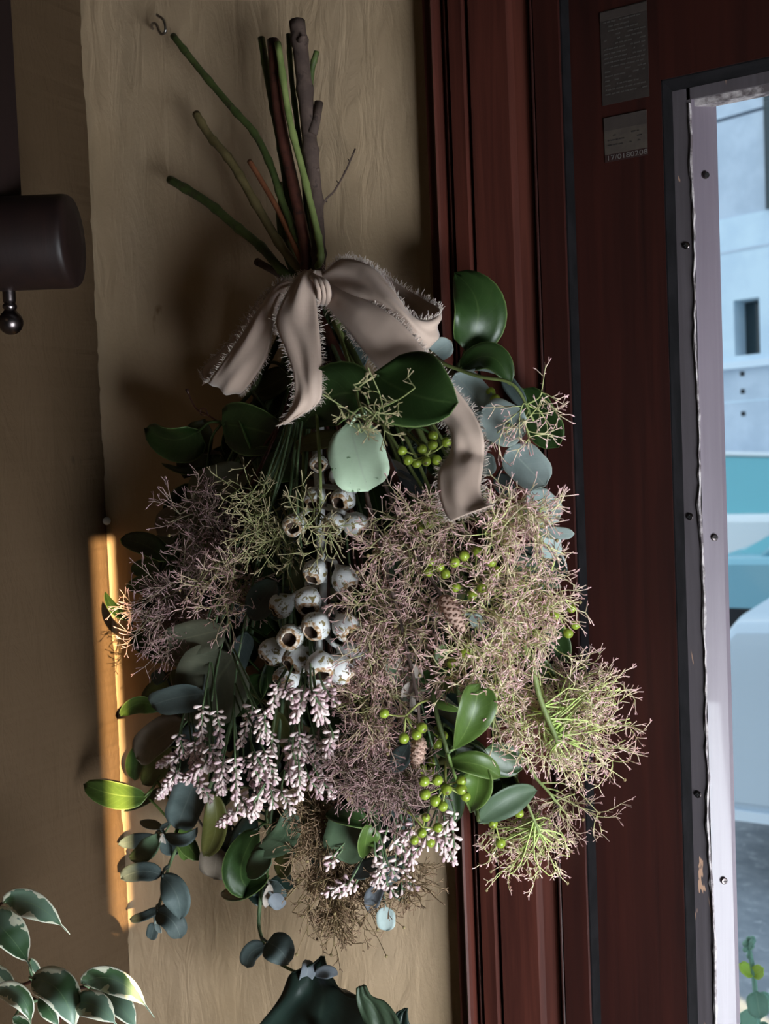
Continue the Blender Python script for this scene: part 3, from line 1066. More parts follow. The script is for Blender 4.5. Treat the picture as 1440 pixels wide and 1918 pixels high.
leafy('leafy branch whose green berries hang below and behind the ribbon tail', [],
      [(660, 700, .05), (720, 860, .06), (800, 1000, .075), (870, 1060, .085), (910, 1095, .09)],
      [('ovate', (690, 890), (722, 1010), 92, 10, .3, (.62, .6), None, 'smilax'),
       ('ovate', (765, 1015), (738, 1104), 84, -10, .3, (.75, .7), None, 'smilax'),
       ('ovate', (715, 1020), (690, 1105), 70, 20, .3, (.55, .5), None, 'smilax'),
       ('ovate', (940, 1140), (870, 1160), 44, -20, .3, (.8, .8), None, 'smilax')],
      [((820, 1035), [(806, 1053), (823, 1062), (802, 1072), (834, 1075)], 1.0, (790, 1010)),
       ((890, 1065), [(851, 1053), (869, 1041), (894, 1033), (914, 1042), (920, 1053), (929, 1070)], 1.0, (870, 1060)),
       ((893, 1090), [(902, 1101), (884, 1115), (853, 1100)], .95, (880, 1070)),
       ((805, 985), [(793, 958), (811, 960), (828, 969), (780, 978), (804, 982), (789, 992)], .92, (790, 1000))],
      nfill=8, seed=5, fsize=(70, 110))
leafy('leafy branch carrying the bright open berry cluster low in the bunch', [(489, 71, .032), (507, 178, .035), (524, 267, .037), (538, 356, .04), (552, 430, .044)],
      [(720, 900, .06), (800, 1160, .09), (812, 1309, .112), (838, 1410, .116)],
      [('spoon', (848, 1406), (896, 1280), 74, 22, .5, (1.12, 1.1), (884, 1345), 'smilaxl'),
       ('ovate', (852, 1400), (916, 1424), 50, 12, .3, (.98, .95), None, 'smilax'),
       ('ovate', (905, 1405), (978, 1440), 84, 15, .3, (.85, .85), None, 'smilax'),
       ('lance', (838, 1428), (937, 1456), 46, -14, .4, (1.1, 1.08), (895, 1432), 'smilaxl'),
       ('spoon', (880, 1522), (894, 1442), 62, -14, .5, (1.08, 1.08), (893, 1480), 'smilaxl'),
       ('ovate', (820, 1240), (830, 1205), 30, 10, .3, (1.0, 1.0), None, 'smilaxl'),
       ('ovate', (806, 1312), (862, 1330), 30, 50, .4, (.95, .95), None, 'smilaxl')],
      [((834, 1470), [(794, 1463), (819, 1461), (836, 1479), (864, 1462), (864, 1478), (872, 1492), (796, 1488), (815, 1500), (829, 1510)], 1.28, (834, 1427), 10.2),
       ((760, 1341), [(719, 1336), (790, 1363), (780, 1376), (756, 1383)], 1.14, (808, 1309)),
       ((818, 1384), [(830, 1378), (818, 1394), (820, 1369)], .62, (826, 1360)),
       ((804, 1425), [(811, 1427), (813, 1442), (790, 1440)], .62, (812, 1400)),
       ((860, 1225), [(846, 1243), (871, 1222)], 1.0, (826, 1225))],
      nfill=8, seed=6, stem=('gstem', .0024, .0011))
leafy('leafy branch with the grey-green leaf pair and four loose berries right of the bright cluster', [],
      [(760, 900, .05), (840, 1200, .07), (880, 1440, .08), (896, 1538, .10)],
      [('lance', (895, 1542), (1006, 1480), 58, 25, .5, (1.0, .95), (948, 1500), 'midleaf'),
       ('ovate', (897, 1538), (935, 1456), 52, 8, .3, (.95, .85), None, 'smilax'),
       ('ovate', (905, 1480), (970, 1450), 60, 30, .3, (.75, .75), None, 'smilax'),
       ('ovate', (985, 1225), (1038, 1282), 54, 10, .3, (.6, .55), None, 'smilaxl'),
       ('ovate', (945, 1270), (1010, 1310), 60, 10, .3, (.5, .5), None, 'smilax')],
      [((925, 1528), [(972, 1523), (908, 1534), (923, 1542), (937, 1579)], .98, (897, 1540), 9.5)],
      nfill=6, seed=7)
leafy('leafy branch at the right edge with dark leaves and four berries against the casing', [(593, 96, .030), (582, 151, .031), (578, 300, .034), (590, 450, .04)],
      [(760, 660, .05), (880, 880, .055), (985, 1060, .05), (1040, 1130, .045)],
      [('ovate', (975, 1022), (1058, 1085), 100, 12, .3, (.55, .5), None, 'darkleaf'),
       ('ovate', (970, 1040), (1010, 1112), 70, -15, .3, (.6, .5), None, 'midleaf'),
       ('lance', (1010, 1085), (1052, 1100), 18, 40, .3, (.6, .6), None, 'midleaf'),
       ('ovate', (1030, 1160), (1060, 1240), 60, 20, .3, (.5, .45), None, 'smilax'),
       ('ovate', (1000, 1150), (960, 1230), 60, 20, .3, (.5, .45), None, 'smilax')],
      [((1046, 1148), [(1070, 1139), (1077, 1170), (1064, 1186), (1038, 1152)], .95, (1025, 1120), 9.8)],
      nfill=5, seed=8, stem=('gstem', .0019, .001))
leafy('leafy branch with the pale round folded leaf at the bottom middle of the bunch', [],
      [(640, 800, .05), (690, 1200, .07), (700, 1440, .08), (694, 1535, .09)],
      [('round', (668, 1516), (634, 1612), 96, 8, .22, (1.0, .92), None, 'midleaf'),
       ('ovate', (690, 1545), (612, 1522), 56, 30, .4, (1.02, 1.0), (650, 1528), 'smilax'),
       ('heart', (694, 1545), (682, 1606), 44, -34, .5, (1.02, 1.0), (686, 1575), 'smilaxl')],
      [((792, 1548), [(797, 1531), (820, 1550), (790, 1560), (776, 1574), (806, 1578)], 1.1, (740, 1510), 9)],
      nfill=6, seed=9)
leafy('leafy branch with the pale crescent leaf below the pink buds', [],
      [(560, 800, .05), (530, 1200, .06), (500, 1480, .06), (505, 1600, .06)],
      [('ovate', (536, 1512), (470, 1598), 64, -10, .2, (1.0, .92), (530, 1570), 'midleaf'),
       ('heart', (508, 1600), (462, 1634), 46, 20, .5, (.95, .9), (482, 1622), 'midleaf'),
       ('ovate', (485, 1550), (478, 1672), 84, 15, .4, (.7, .7), (450, 1630), 'smilax'),
       ('ovate', (505, 1640), (414, 1672), 44, 20, .4, (.7, .7), (455, 1668), 'smilax'),
       ('ovate', (398, 1485), (382, 1604), 58, 14, .5, (.9, .9), (404, 1550), 'olive'),
       ('ovate', (470, 1520), (440, 1610), 60, -20, .4, (.55, .5), None, 'darkleaf'),
       ('ovate', (430, 1530), (400, 1600), 50, 20, .4, (.55, .5), None, 'smilax'),
       ('ovate', (545, 1600), (520, 1640), 50, 20, .4, (.7, .6), None, 'olive')],
      nfill=6, seed=10, fmats=('smilax', 'darkleaf'))
leafy('leafy branch pointing left with a sunlit green leaf over the corner, below the pink buds', [],
      [(520, 800, .045), (400, 1160, .05), (340, 1380, .05), (276, 1492, .045)],
      [('ovate', (276, 1492), (157, 1468), 62, -14, .35, (-.050, -.055), (212, 1488), 'smilaxl'),
       ('ovate', (300, 1332), (226, 1342), 46, -30, .5, (-.045, -.045), (262, 1318), 'smilaxl'),
       ('ovate', (312, 1398), (252, 1462), 56, 20, .4, (.5, .5), (262, 1420), 'smilax'),
       ('ovate', (320, 1400), (268, 1470), 58, 10, .3, (.65, .6), None, 'olive'),
       ('lance', (325, 1470), (232, 1520), 22, 30, .3, (.5, .5), None, 'midleaf'),
       ('ovate', (350, 1540), (345, 1612), 40, 10, .4, (.6, .6), None, 'smilaxl'),
       ('ovate', (330, 1550), (372, 1612), 42, 10, .4, (.6, .6), None, 'smilaxl'),
       ('ovate', (335, 1335), (290, 1380), 50, 10, .4, (.4, .4), None, 'smilax')],
      nfill=4, seed=11, fmats=('smilax', 'olive'))
leafy('leafy branch with small dark pointed leaves at the left edge, over the pink smoke', [],
      [(500, 760, .045), (410, 920, .05), (330, 1040, .045), (262, 1130, .04)],
      [('ovate', (315, 1052), (225, 1010), 58, 20, .4, (.7, .6), (275, 1022), 'smilax'),
       ('ovate', (300, 1055), (246, 1070), 46, -15, .4, (.5, .5), None, 'smilax'),
       ('ovate', (322, 1078), (237, 1102), 48, -20, .4, (.7, .7), None, 'smilax'),
       ('lance', (244, 1162), (197, 1108), 22, 30, .4, (.7, .7), (214, 1142), 'smilax'),
       ('lance', (300, 1075), (345, 1092), 20, 10, .3, (.7, .7), None, 'smilax'),
       ('ovate', (518, 1088), (466, 1158), 74, 10, .35, (.95, .9), None, 'darkleaf'),
       ('ovate', (245, 1185), (290, 1225), 44, 10, .35, (.5, .5), None, 'smilax'),
       ('ovate', (540, 1100), (510, 1160), 60, 30, .35, (.6, .6), None, 'darkleaf')],
      nfill=5, seed=12)

def inner(label, low, n, cx, cy, rx, ry, seed, lay=(.10, .42)):
    rng = random.Random(seed)
    t = thing('leafy_branch', label, 'branch', P(TIE[0], TIE[1], .05), G_SM)
    s = stem_part(t, [], low, .0022, .001, 'gstem', .25, rng=rng)
    for i in range(n):
        a = i*2.39996; q = math.sqrt((i + .5)/n)
        bx, by = cx + rx*q*math.cos(a), cy + ry*q*math.sin(a)
        an = rng.uniform(-.6, .6) + math.atan2(1.3, (bx - 592)/300)
        L = rng.uniform(80, 120)
        l = rng.uniform(*lay)
        leaf(t, ('ovate', (bx - L*.5*math.cos(an), by - L*.5*math.sin(an)), (bx + L*.5*math.cos(an), by + L*.5*math.sin(an)), L*rng.uniform(.55, .75), rng.uniform(-35, 35), rng.uniform(.1, .4), (l, l*.9), None, rng.choice(('smilax', 'smilax', 'darkleaf', 'olive'))), s, rng=rng, nl=8, nw=4)
inner('leafy branch of dark shaded leaves at the back, left of the gumnuts', [(540, 720), (480, 900), (430, 1100), (400, 1350)], 46, 440, 1130, 150, 360, 61)
inner('leafy branch of dark shaded leaves at the back, behind the middle smoke', [(640, 760), (740, 980), (790, 1200), (800, 1440)], 50, 780, 1180, 190, 360, 62)
inner('leafy branch of dark shaded leaves at the back, behind the gumnuts and lower pink mass', [(600, 760), (600, 1100), (590, 1400), (580, 1560)], 34, 590, 1260, 120, 360, 63)

# --- eucalyptus
G_EU = 'eucalyptus branches in the hanging bunch'
def euc(label, top, low, leaves, **k):
    k.setdefault('fmats', ('bluegrey', 'drab', 'darkleaf')); k.setdefault('stem', ('thinstem', .0018, .0007))
    return leafy(label, top, low, leaves, (), fk='round', group=G_EU, name='eucalyptus_branch', **k)
euc('eucalyptus branch of round silver-blue coin leaves down the right side', [(367, 213, .024), (391, 253, .028), (422, 289, .033), (449, 329, .036), (484, 391, .04), (540, 480, .048)],
    [(700, 600, .05), (800, 660, .06), (865, 720, .068), (935, 790, .07), (985, 875, .066), (1018, 945, .06), (1034, 1005, .055)],
    [('round', (795, 672), (846, 640), 50, 14, .2, (-.058, -.056), None, 'silver'),
     ('round', (852, 700), (910, 768), 72, -10, .2, (-.072, -.075), None, 'silver'),
     ('round', (850, 760), (905, 775), 46, 20, .2, (-.062, -.062), None, 'silver'),
     ('round', (900, 772), (984, 812), 92, 8, .2, (-.082, -.084), None, 'silver'),
     ('round', (952, 838), (1022, 910), 84, -12, .25, (-.078, -.076), None, 'silver'),
     ('round', (988, 924), (1046, 976), 70, 10, .2, (-.074, -.072), None, 'silver'),
     ('round', (1008, 996), (1076, 1000), 28, 20, .15, (-.068, -.066), None, 'silver'),
     ('round', (1024, 1000), (1034, 1046), 52, -18, .2, (-.062, -.062), None, 'silver'),
     ('round', (905, 848), (916, 892), 42, 15, .2, (-.062, -.062), None, 'silver'),
     ('round', (930, 890), (960, 930), 40, 15, .2, (-.055, -.055), None, 'bluegrey'),
     ('round', (940, 700), (985, 760), 40, 40, .2, (-.035, -.035), None, 'bluegrey')],
    seed=20, stem=('oliveb', .0030, .0008), rtop=.0029, nfill=2, lay=.6)
euc('eucalyptus branch with drab grey leaves at the upper left, behind the smoke', [],
    [(520, 700, .04), (450, 820, .045), (400, 910, .045), (330, 960, .04)],
    [('round', (470, 890), (350, 925), 76, 20, .3, (.62, .6), (405, 905), 'drab'),
     ('round', (380, 960), (290, 985), 66, 20, .3, (.35, .3), None, 'brownleaf'),
     ('round', (420, 930), (340, 970), 60, -20, .3, (.4, .4), None, 'drab'),
     ('ovate', (415, 850), (345, 845), 24, 60, .3, (.3, .3), None, 'brownleaf'),
     ('round', (330, 1010), (270, 1040), 50, 20, .3, (.3, .3), None, 'drab')],
    seed=21, nfill=3, fmats=('drab', 'brownleaf'))
euc('eucalyptus branch with the big drab grey-green leaves left of the gumnuts', [],
    [(540, 760, .045), (470, 980, .06), (410, 1180, .065), (390, 1290, .06), (320, 1390, .05)],
    [('round', (422, 1178), (308, 1206), 76, -18, .3, (.95, .9), None, 'drab'),
     ('heart', (440, 1225), (345, 1345), 150, 12, .3, (.75, .75), (392, 1290), 'drab'),
     ('round', (385, 1300), (284, 1322), 66, -24, .4, (.95, .95), (330, 1308), 'bluegrey'),
     ('round', (345, 1350), (255, 1420), 70, 20, .4, (.7, .65), (292, 1385), 'brownleaf'),
     ('round', (365, 1230), (310, 1232), 40, 10, .3, (.5, .5), None, 'drab'),
     ('round', (410, 1360), (300, 1440), 80, 10, .3, (.5, .5), None, 'bluegrey'),
     ('round', (310, 1260), (285, 1275), 30, 10, .3, (.4, .4), None, 'darkleaf')],
    seed=22, nfill=6, fmats=('bluegrey', 'darkleaf', 'drab'))
t, s = euc('eucalyptus branch with the single pale mint leaf above the gumnuts', [],
    [(620, 640, .07), (668, 740, .10), (694, 800, .112)],
    [('round', (654, 792), (690, 920), 122, 8, .15, (-.110, -.120), (672, 862), 'mint'),
     ('round', (640, 620), (680, 690), 60, 20, .2, (-.055, -.055), None, 'bluegrey'),
     ('round', (600, 620), (610, 690), 60, 20, .2, (-.05, -.05), None, 'bluegrey'),
     ('round', (610, 700), (660, 640), 44, 20, .2, (-.06, -.06), None, 'darkleaf'),
     ('lance', (740, 880), (800, 930), 26, 20, .3, (.6, .6), None, 'lilacleaf'),
     ('lance', (725, 860), (770, 900), 24, -20, .3, (.6, .6), None, 'dried')],
    seed=23, nfill=3)
euc('eucalyptus branch ending in a whorl of young pointed leaves at the lower left', [],
    [(520, 900, .045), (430, 1300, .055), (365, 1470, .05), (308, 1560, .045)],
    [('round', (366, 1460), (330, 1552), 76, 10, .2, (.95, .85), None, 'bluegrey'),
     ('lance', (294, 1566), (221, 1582), 30, -18, .3, (.75, .7), None, 'bluegrey'),
     ('lance', (298, 1560), (241, 1604), 40, 20, .5, (.85, .8), (276, 1592), 'midleaf'),
     ('lance', (308, 1562), (370, 1550), 26, 14, .4, (.85, .85), (342, 1572), 'bluegrey'),
     ('lance', (304, 1552), (262, 1538), 22, 30, .3, (.75, .7), None, 'bluegrey'),
     ('lance', (306, 1566), (335, 1600), 44, -10, .3, (.65, .6), None, 'bluegrey'),
     ('lance', (303, 1564), (305, 1592), 12, 0, .6, (.95, .95), None, 'dried'),
     ('lance', (300, 1552), (318, 1540), 10, 20, .4, (.85, .85), None, 'bluegrey'),
     ('round', (408, 1585), (400, 1646), 70, 10, .2, (.6, .55), None, 'brownleaf'),
     ('round', (450, 1560), (410, 1615), 56, 10, .2, (.55, .5), None, 'bluegrey')],
    seed=24, nfill=4)
euc('eucalyptus sprig hanging lowest at the left, six dark leaves over the plaster', [],
    [(520, 940, .04), (420, 1400, .045), (330, 1590, .04), (311, 1640, .038), (298, 1700, .038), (288, 1738, .04)],
    [('round', (304, 1640), (226, 1646), 38, -8, .25, (-.048, -.045), (265, 1632), 'bluegrey'),
     ('lance', (302, 1640), (337, 1722), 52, 14, .35, (-.05, -.052), (330, 1676), 'bluegrey'),
     ('round', (300, 1700), (243, 1722), 20, 20, .2, (-.045, -.044), (270, 1716), 'bluegrey'),
     ('round', (292, 1708), (338, 1758), 46, -8, .3, (-.05, -.05), (322, 1724), 'bluegrey'),
     ('round', (290, 1728), (282, 1760), 26, 16, .3, (-.05, -.05), None, 'bluegrey'),
     ('lance', (290, 1730), (302, 1748), 10, 0, .3, (-.052, -.054), None, 'silver')],
    seed=25)
euc('eucalyptus sprig trailing below the bunch to the lilac-grey leaves over the dark plant', [],
    [(560, 1000, .045), (510, 1500, .05), (487, 1690, .045), (488, 1750, .045), (512, 1795, .045), (552, 1820, .05), (575, 1826, .052), (592, 1828, .053)],
    [('round', (490, 1690), (520, 1650), 70, 10, .3, (.5, .5), None, 'bluegrey'),
     ('round', (505, 1680), (545, 1640), 56, 20, .3, (.45, .45), None, 'darkleaf'),
     ('round', (500, 1690), (470, 1660), 48, 20, .3, (.5, .5), None, 'darkleaf'),
     ('lance', (505, 1655), (497, 1700), 20, -20, .4, (.75, .7), None, 'dried'),
     ('round', (508, 1675), (530, 1700), 34, 20, .3, (.75, .7), None, 'lilacleaf'),
     ('round', (497, 1772), (462, 1812), 38, 14, .3, (-.05, -.048), (470, 1785), 'bluegrey'),
     ('heart', (500, 1765), (540, 1806), 58, -10, .2, (-.055, -.055), (525, 1780), 'bluegrey'),
     ('lance', (572, 1798), (560, 1854), 30, -26, .4, (-.06, -.06), (576, 1820), 'lilacleaf'),
     ('lance', (588, 1828), (632, 1826), 24, 10, .4, (-.06, -.062), (612, 1820), 'lilacleaf'),
     ('lance', (592, 1830), (628, 1838), 14, -20, .4, (-.058, -.06), None, 'lilacleaf')],
    seed=26)
euc('eucalyptus sprig with blue-grey leaves hanging among the lower pink buds', [],
    [(650, 900, .045), (700, 1300, .06), (716, 1560, .055), (717, 1655, .05), (722, 1700, .05)],
    [('lance', (717, 1662), (692, 1710), 34, 16, .4, (-.07, -.066), (700, 1680), 'lilacleaf'),
     ('lance', (719, 1662), (761, 1692), 26, -18, .4, (-.066, -.064), (742, 1668), 'midleaf'),
     ('round', (722, 1698), (724, 1744), 40, 8, .3, (-.068, -.07), None, 'silver'),
     ('lance', (716, 1612), (658, 1642), 34, 16, .3, (.95, .9), None, 'bluegrey'),
     ('round', (722, 1606), (744, 1652), 56, -10, .3, (.9, .9), None, 'bluegrey'),
     ('ovate', (728, 1520), (705, 1596), 56, 10, .3, (.75, .75), None, 'darkleaf'),
     ('round', (735, 1500), (760, 1560), 50, 10, .3, (.6, .6), None, 'bluegrey')],
    seed=27, nfill=3)
euc('eucalyptus branch of small blue leaves and beige dried bits amid the middle smoke', [],
    [(680, 900, .06), (770, 1180, .085), (772, 1320, .09), (758, 1400, .09)],
    [('lance', (766, 1394), (736, 1446), 38, 10, .3, (1.0, 1.0), None, 'bluegrey'),
     ('round', (885, 1150), (900, 1176), 28, 10, .2, (.95, .95), None, 'silver'),
     ('lance', (724, 1232), (744, 1286), 24, 10, .3, (.98, .95), None, 'midleaf'),
     ('lance', (765, 1245), (792, 1268), 24, 10, .4, (.98, .98), None, 'dried'),
     ('lance', (775, 1275), (752, 1306), 20, -10, .4, (.98, .98), None, 'dried'),
     ('lance', (760, 1230), (744, 1252), 20, 10, .4, (.95, .95), None, 'dried'),
     ('lance', (770, 1306), (784, 1334), 18, 10, .4, (.95, .95), None, 'dried'),
     ('round', (880, 1130), (930, 1200), 60, 10, .3, (.7, .7), None, 'bluegrey')],
    seed=28, nfill=8)

# --- gumnut branch
def gumnut_mesh(seed):
    r = random.Random(seed)
    b = MB()
    prof = [(.10, -1.55), (.13, -1.25), (.20, -.98), (.42, -.78), (.72, -.52), (.93, -.15), (1.0, .18), (.95, .50), (.80, .78), (.60, .93),
            (.55, .95), (.50, .90), (.50, .55), (.44, .25), (.05, .2)]
    mis = [0]*8 + [2, 2, 2, 1, 1, 1]
    b.lathe(prof, 20, Matrix.Identity(4), mis=mis)
    k = 20
    for i, v in enumerate(b.v):
        ring, j = divmod(i, k)
        a = 2*math.pi*j/k
        f = 1 + .045*math.sin(4*a + seed) + .03*math.sin(7*a + 2*seed) + r.uniform(-.02, .02)
        z = v.z + (.05*math.sin(5*a + seed*1.7) if 8 <= ring <= 11 else 0)
        b.v[i] = Vector((v.x*f, v.y*f, z))
    me = bpy.data.meshes.new('gumnut')
    me.from_pydata([tuple(v) for v in b.v], [], b.f)
    for m in ('gumnut', 'gumin', 'gumrim'): me.materials.append(M[m])
    me.polygons.foreach_set('use_smooth', [True]*len(me.polygons))
    me.polygons.foreach_set('material_index', b.m)
    return me
GM = [gumnut_mesh(i) for i in range(1, 5)]
t = thing('gumnut_branch', 'chalky white gumnut branch down the middle, its thick brown stem tallest above the bow', 'branch', P(TIE[0], TIE[1], .06))
rg = random.Random(5)
sp = stem_part(t, [(556, 40, .040), (567, 133, .042), (580, 267, .045), (591, 378, .048), (597, 489, .052)],
               [(598, 700, .075), (594, 850, .088), (600, 930, .094), (600, 1010, .098), (606, 1080, .102), (602, 1150, .106), (590, 1215, .106)],
               .0042, .0016, 'bark', tied=(594, 545), rtop=.0052, rng=rg, nodes=1)
b = MB()
b.tube(spline(path3([(598, 800, .084), (594, 850, .090), (600, 930, .096), (600, 1010, .100), (606, 1080, .104), (602, 1150, .108), (590, 1215, .108)]), 6), [.0032]*12 + [.0027]*12 + [.0022]*13, 8)
b.build('chalky_stem', M['whitestem'], t)
for pts, rr in (((P(586, 250, .047), P(592, 225, .043), P(597, 192, .040)), [.003, .0028, .0029]), ((P(560, 75, .045), P(570, 68, .047)), [.0022, .0012]), ((P(590, 320, .047), P(598, 317, .047)), [.0022, .0008])):
    b = MB(); b.tube(list(pts), rr, 8); b.build('side_stub', M['bark'], t)
NUTS = [  # stalk root, body centre, radius px, opening direction (px right, px down, towards viewer), layer
 ((594, 845), (596, 866), 17, (4, 16, 30), .98), ((610, 872), (634, 890), 19, (10, 18, 10), .9),
 ((597, 895), (592, 930), 21, (-6, 26, 18), 1.0), ((612, 905), (645, 933), 23, (-16, 14, 26), .98),
 ((594, 940), (551, 982), 22, (-2, 10, 30), .92), ((604, 945), (625, 979), 22, (-8, 18, 22), 1.05),
 ((606, 940), (664, 980), 23, (26, 24, 8), 1.0), ((600, 1035), (592, 1068), 23, (-10, 22, 16), 1.0),
 ((608, 1040), (644, 1082), 25, (16, 26, 12), .95), ((604, 1085), (577, 1122), 26, (2, 26, 20), 1.03),
 ((600, 1095), (530, 1132), 23, (-22, 18, 10), .9), ((602, 1140), (594, 1170), 27, (-14, 16, 26), 1.12),
 ((606, 1135), (647, 1172), 27, (18, 20, 22), 1.06), ((590, 1160), (544, 1193), 25, (-1, 3, 34), 1.14),
 ((585, 1170), (514, 1218), 26, (-22, 20, 10), 1.0), ((590, 1190), (560, 1232), 27, (-22, 18, 18), 1.1),
 ((596, 1190), (600, 1243), 27, (4, 24, 20), 1.14), ((600, 1200), (636, 1250), 29, (32, 22, 2), 1.06),
 ((606, 1185), (657, 1228), 28, (30, 20, 0), .98), ((585, 1215), (540, 1268), 25, (-22, 16, 16), 1.0),
 ((598, 1225), (598, 1272), 23, (8, 26, 4), .98)]
for i, (rt, c, rp, od, lay) in enumerate(NUTS):
    p = at(*c, lay)
    r = rp*mmpx(*c, D(*c, lay))*1.02
    ax = (RGT*od[0] - UPV*od[1] - FWD*od[2]).normalized()
    rot = ax.to_track_quat('Z', 'Y').to_matrix().to_4x4() @ Matrix.Rotation(rg.uniform(0, 6.28), 4, 'Z')
    g = inst('gumnut', GM[i % 4], Matrix.Translation(p) @ rot @ Matrix.Diagonal((r, r, r*1.04, 1)), t)
    b = MB()
    q = min(sp, key=lambda v: (v - at(*rt, lay*.95)).length)
    e = p - ax*r*1.45
    b.tube(spline([q, at(*rt, lay*.95).lerp(q, .4), e, e + ax*r*.4], 4), [.0016]*9 + [.0013, .0013, .0015, .0018], 7)
    o = b.build('stalk', M['whitestem'], t)

# --- two little cones on their twigs
def cone_scale_mesh():
    V = [(-.5, 0, 0), (.5, 0, 0), (.62, .05, .55), (.0, .12, 1.0), (-.62, .05, .55), (0, .30, .5), (0, .16, .0)]
    F = [(0, 6, 5, 4), (6, 1, 2, 5), (4, 5, 3), (5, 2, 3), (0, 4, 3, 2, 1)]
    me = bpy.data.meshes.new('cone_scale')
    me.from_pydata(V, [], F)
    me.materials.append(M['cone'])
    return me
CS = cone_scale_mesh()
def cone(label, a, b_, wpx, lay, low):
    t = thing('cone_twig', label, 'cone', at(*a, lay), 'little cones in the hanging bunch')
    pa, pb = at(*a, lay), at(*b_, lay + .03)
    ax = (pb - pa); L = ax.length; ax.normalize()
    R = wpx*mmpx(*a, .12)/2
    s = ax.orthogonal().normalized(); q = ax.cross(s)
    stem_part(t, [], low + [(a[0], a[1])], .0013, .0009, 'bark', lay*.9)
    b = MB()
    rot = ax.to_track_quat('Z', 'Y').to_matrix().to_4x4()
    b.lathe([(R*.2, 0), (R*.7, L*.15), (R*.72, L*.6), (R*.4, L*.9), (R*.05, L)], 12, Matrix.Translation(pa) @ rot)
    core = b.build('cone_core', M['cone'], t)
    n = 62
    for i in range(n):
        u = (i + .5)/n
        an = i*2.39996
        r = R*(.62 if u > .1 else .4)*(1 - max(0, u - .62)*1.9)
        o = s*math.cos(an) + q*math.sin(an)
        up = (ax*.75 + o*.65).normalized()
        side = ax.cross(o).normalized()
        nn = side.cross(up).normalized()
        if nn.dot(o) < 0: nn = -nn; side = -side
        sc = R*.52*(1 - .35*u)
        m4 = Matrix((side*sc, nn*sc, up*sc)).transposed().to_4x4()
        inst('scale', CS, Matrix.Translation(pa + ax*(L*u*.95) + o*r) @ m4, core)
    return t
cone('little beige-pink cone slanting down right under the middle green berries', (826, 1116), (868, 1182), 40, 1.12, [(680, 800), (760, 1000)])
cone('little beige-pink cone hanging straight below the left berry cluster', (788, 1382), (777, 1440), 34, 1.12, [(680, 900), (770, 1250)])

# --- stems of pink buds
def bud_mesh(k):
    b = MB()
    b.lathe([(.07, 0), (.12, .2), (.215, .5), (.255, .74), (.17, .93), (.04, 1.0)], 7, Matrix.Identity(4))
    me = bpy.data.meshes.new('bud')
    me.from_pydata([tuple(v) for v in b.v], [], b.f)
    me.materials.append(M['bud'] if k == 0 else M['bud2'])
    me.polygons.foreach_set('use_smooth', [True]*len(me.polygons))
    return me
M['bud2'] = mottle_mat('lilac_bud', (.52, .34, .37), (.68, .50, .52), 2, .55, .3, bump=0)
BM = [bud_mesh(0), bud_mesh(0), bud_mesh(1)]
def bud_sprig(label, low, spikes, lay, seed, dens=1.0):
    rng = random.Random(seed)
    t = thing('pink_bud_stem', label, 'flower', P(TIE[0], TIE[1], .05), 'stems of pink buds in the hanging bunch')
    s = stem_part(t, [], low, .0008, .0006, 'thinstem', lay*.72, rng=rng)
    b = MB()
    sp2 = list(spikes)
    for (x0, y0), (x1, y1) in spikes:
        if rng.random() < .6:
            a, c = rng.uniform(-20, 20), rng.uniform(-14, 14)
            sp2.append(((x0 + a, y0 + c), (x1 + a + rng.uniform(-14, 14), y1 + c)))
    for (x0, y0), (x1, y1) in sp2:
        l = lay + rng.uniform(-.12, .12)
        pa, pb = at(x0, y0, l), at(x1, y1, l + rng.uniform(-.08, .08))
        ax = pb - pa; L = ax.length; ax.normalize()
        q = s[max(0, int(len(s)*rng.uniform(.80, .93)) - 1)]
        q2 = min(s, key=lambda v: abs((v - CAM).dot(UPV) - (pa - CAM).dot(UPV) - .03))
        o = spline([q2, q2.lerp(pa, .5) + FWD*.003*rng.uniform(-1, 1), pa, pa.lerp(pb, .5), pb], 4)
        sb = MB()
        sb.tube(o, [.0006]*9 + [.0007]*(len(o) - 9), 5)
        sk = sb.build('flower_spike', M['thinstem'], t)
        sd = ax.orthogonal().normalized(); tq = ax.cross(sd)
        n = max(8, int(L/.00090*dens))
        bl = .0050
        for i in range(n):
            u = i/(n - 1)
            an = i*2.39996 + rng.uniform(-.25, .25)
            out = sd*math.cos(an) + tq*math.sin(an)
            spread = 1.0 - .62*u
            dr = (out*spread*1.15 + ax*(.35 + .6*u)).normalized()
            ln = bl*rng.uniform(.85, 1.15)*(1 - .15*u)
            m4 = dr.to_track_quat('Z', 'Y').to_matrix().to_4x4()
            inst('bud', rng.choice(BM), Matrix.Translation(pa + ax*(L*u*.96) + out*.0006) @ m4 @ Matrix.Diagonal((ln*.95, ln*.95, ln, 1)), sk)
    return t
PB = bud_sprig
PB('pink bud stem with short spikes hanging right over the lowest gumnuts', [(575, 700), (556, 900), (572, 1100), (585, 1240)],
   [((521, 1282), (504, 1338)), ((534, 1288), (548, 1308)), ((560, 1289), (551, 1345)), ((591, 1291), (596, 1349)), ((602, 1278), (626, 1316))], 1.28, 31)
PB('pink bud stem with two fat spikes at the upper middle of the left pink mass', [(545, 760), (470, 980), (430, 1180), (466, 1310)],
   [((472, 1322), (449, 1398)), ((484, 1338), (489, 1386)), ((507, 1371), (511, 1411)), ((456, 1416), (487, 1486))], 1.12, 32)
PB('pink bud stem with lilac spikes at the right end of the left pink mass', [(560, 760), (540, 1000), (556, 1200), (560, 1350)],
   [((542, 1384), (542, 1464)), ((560, 1371), (565, 1420)), ((588, 1376), (592, 1438)), ((622, 1371), (612, 1414))], 1.08, 33)
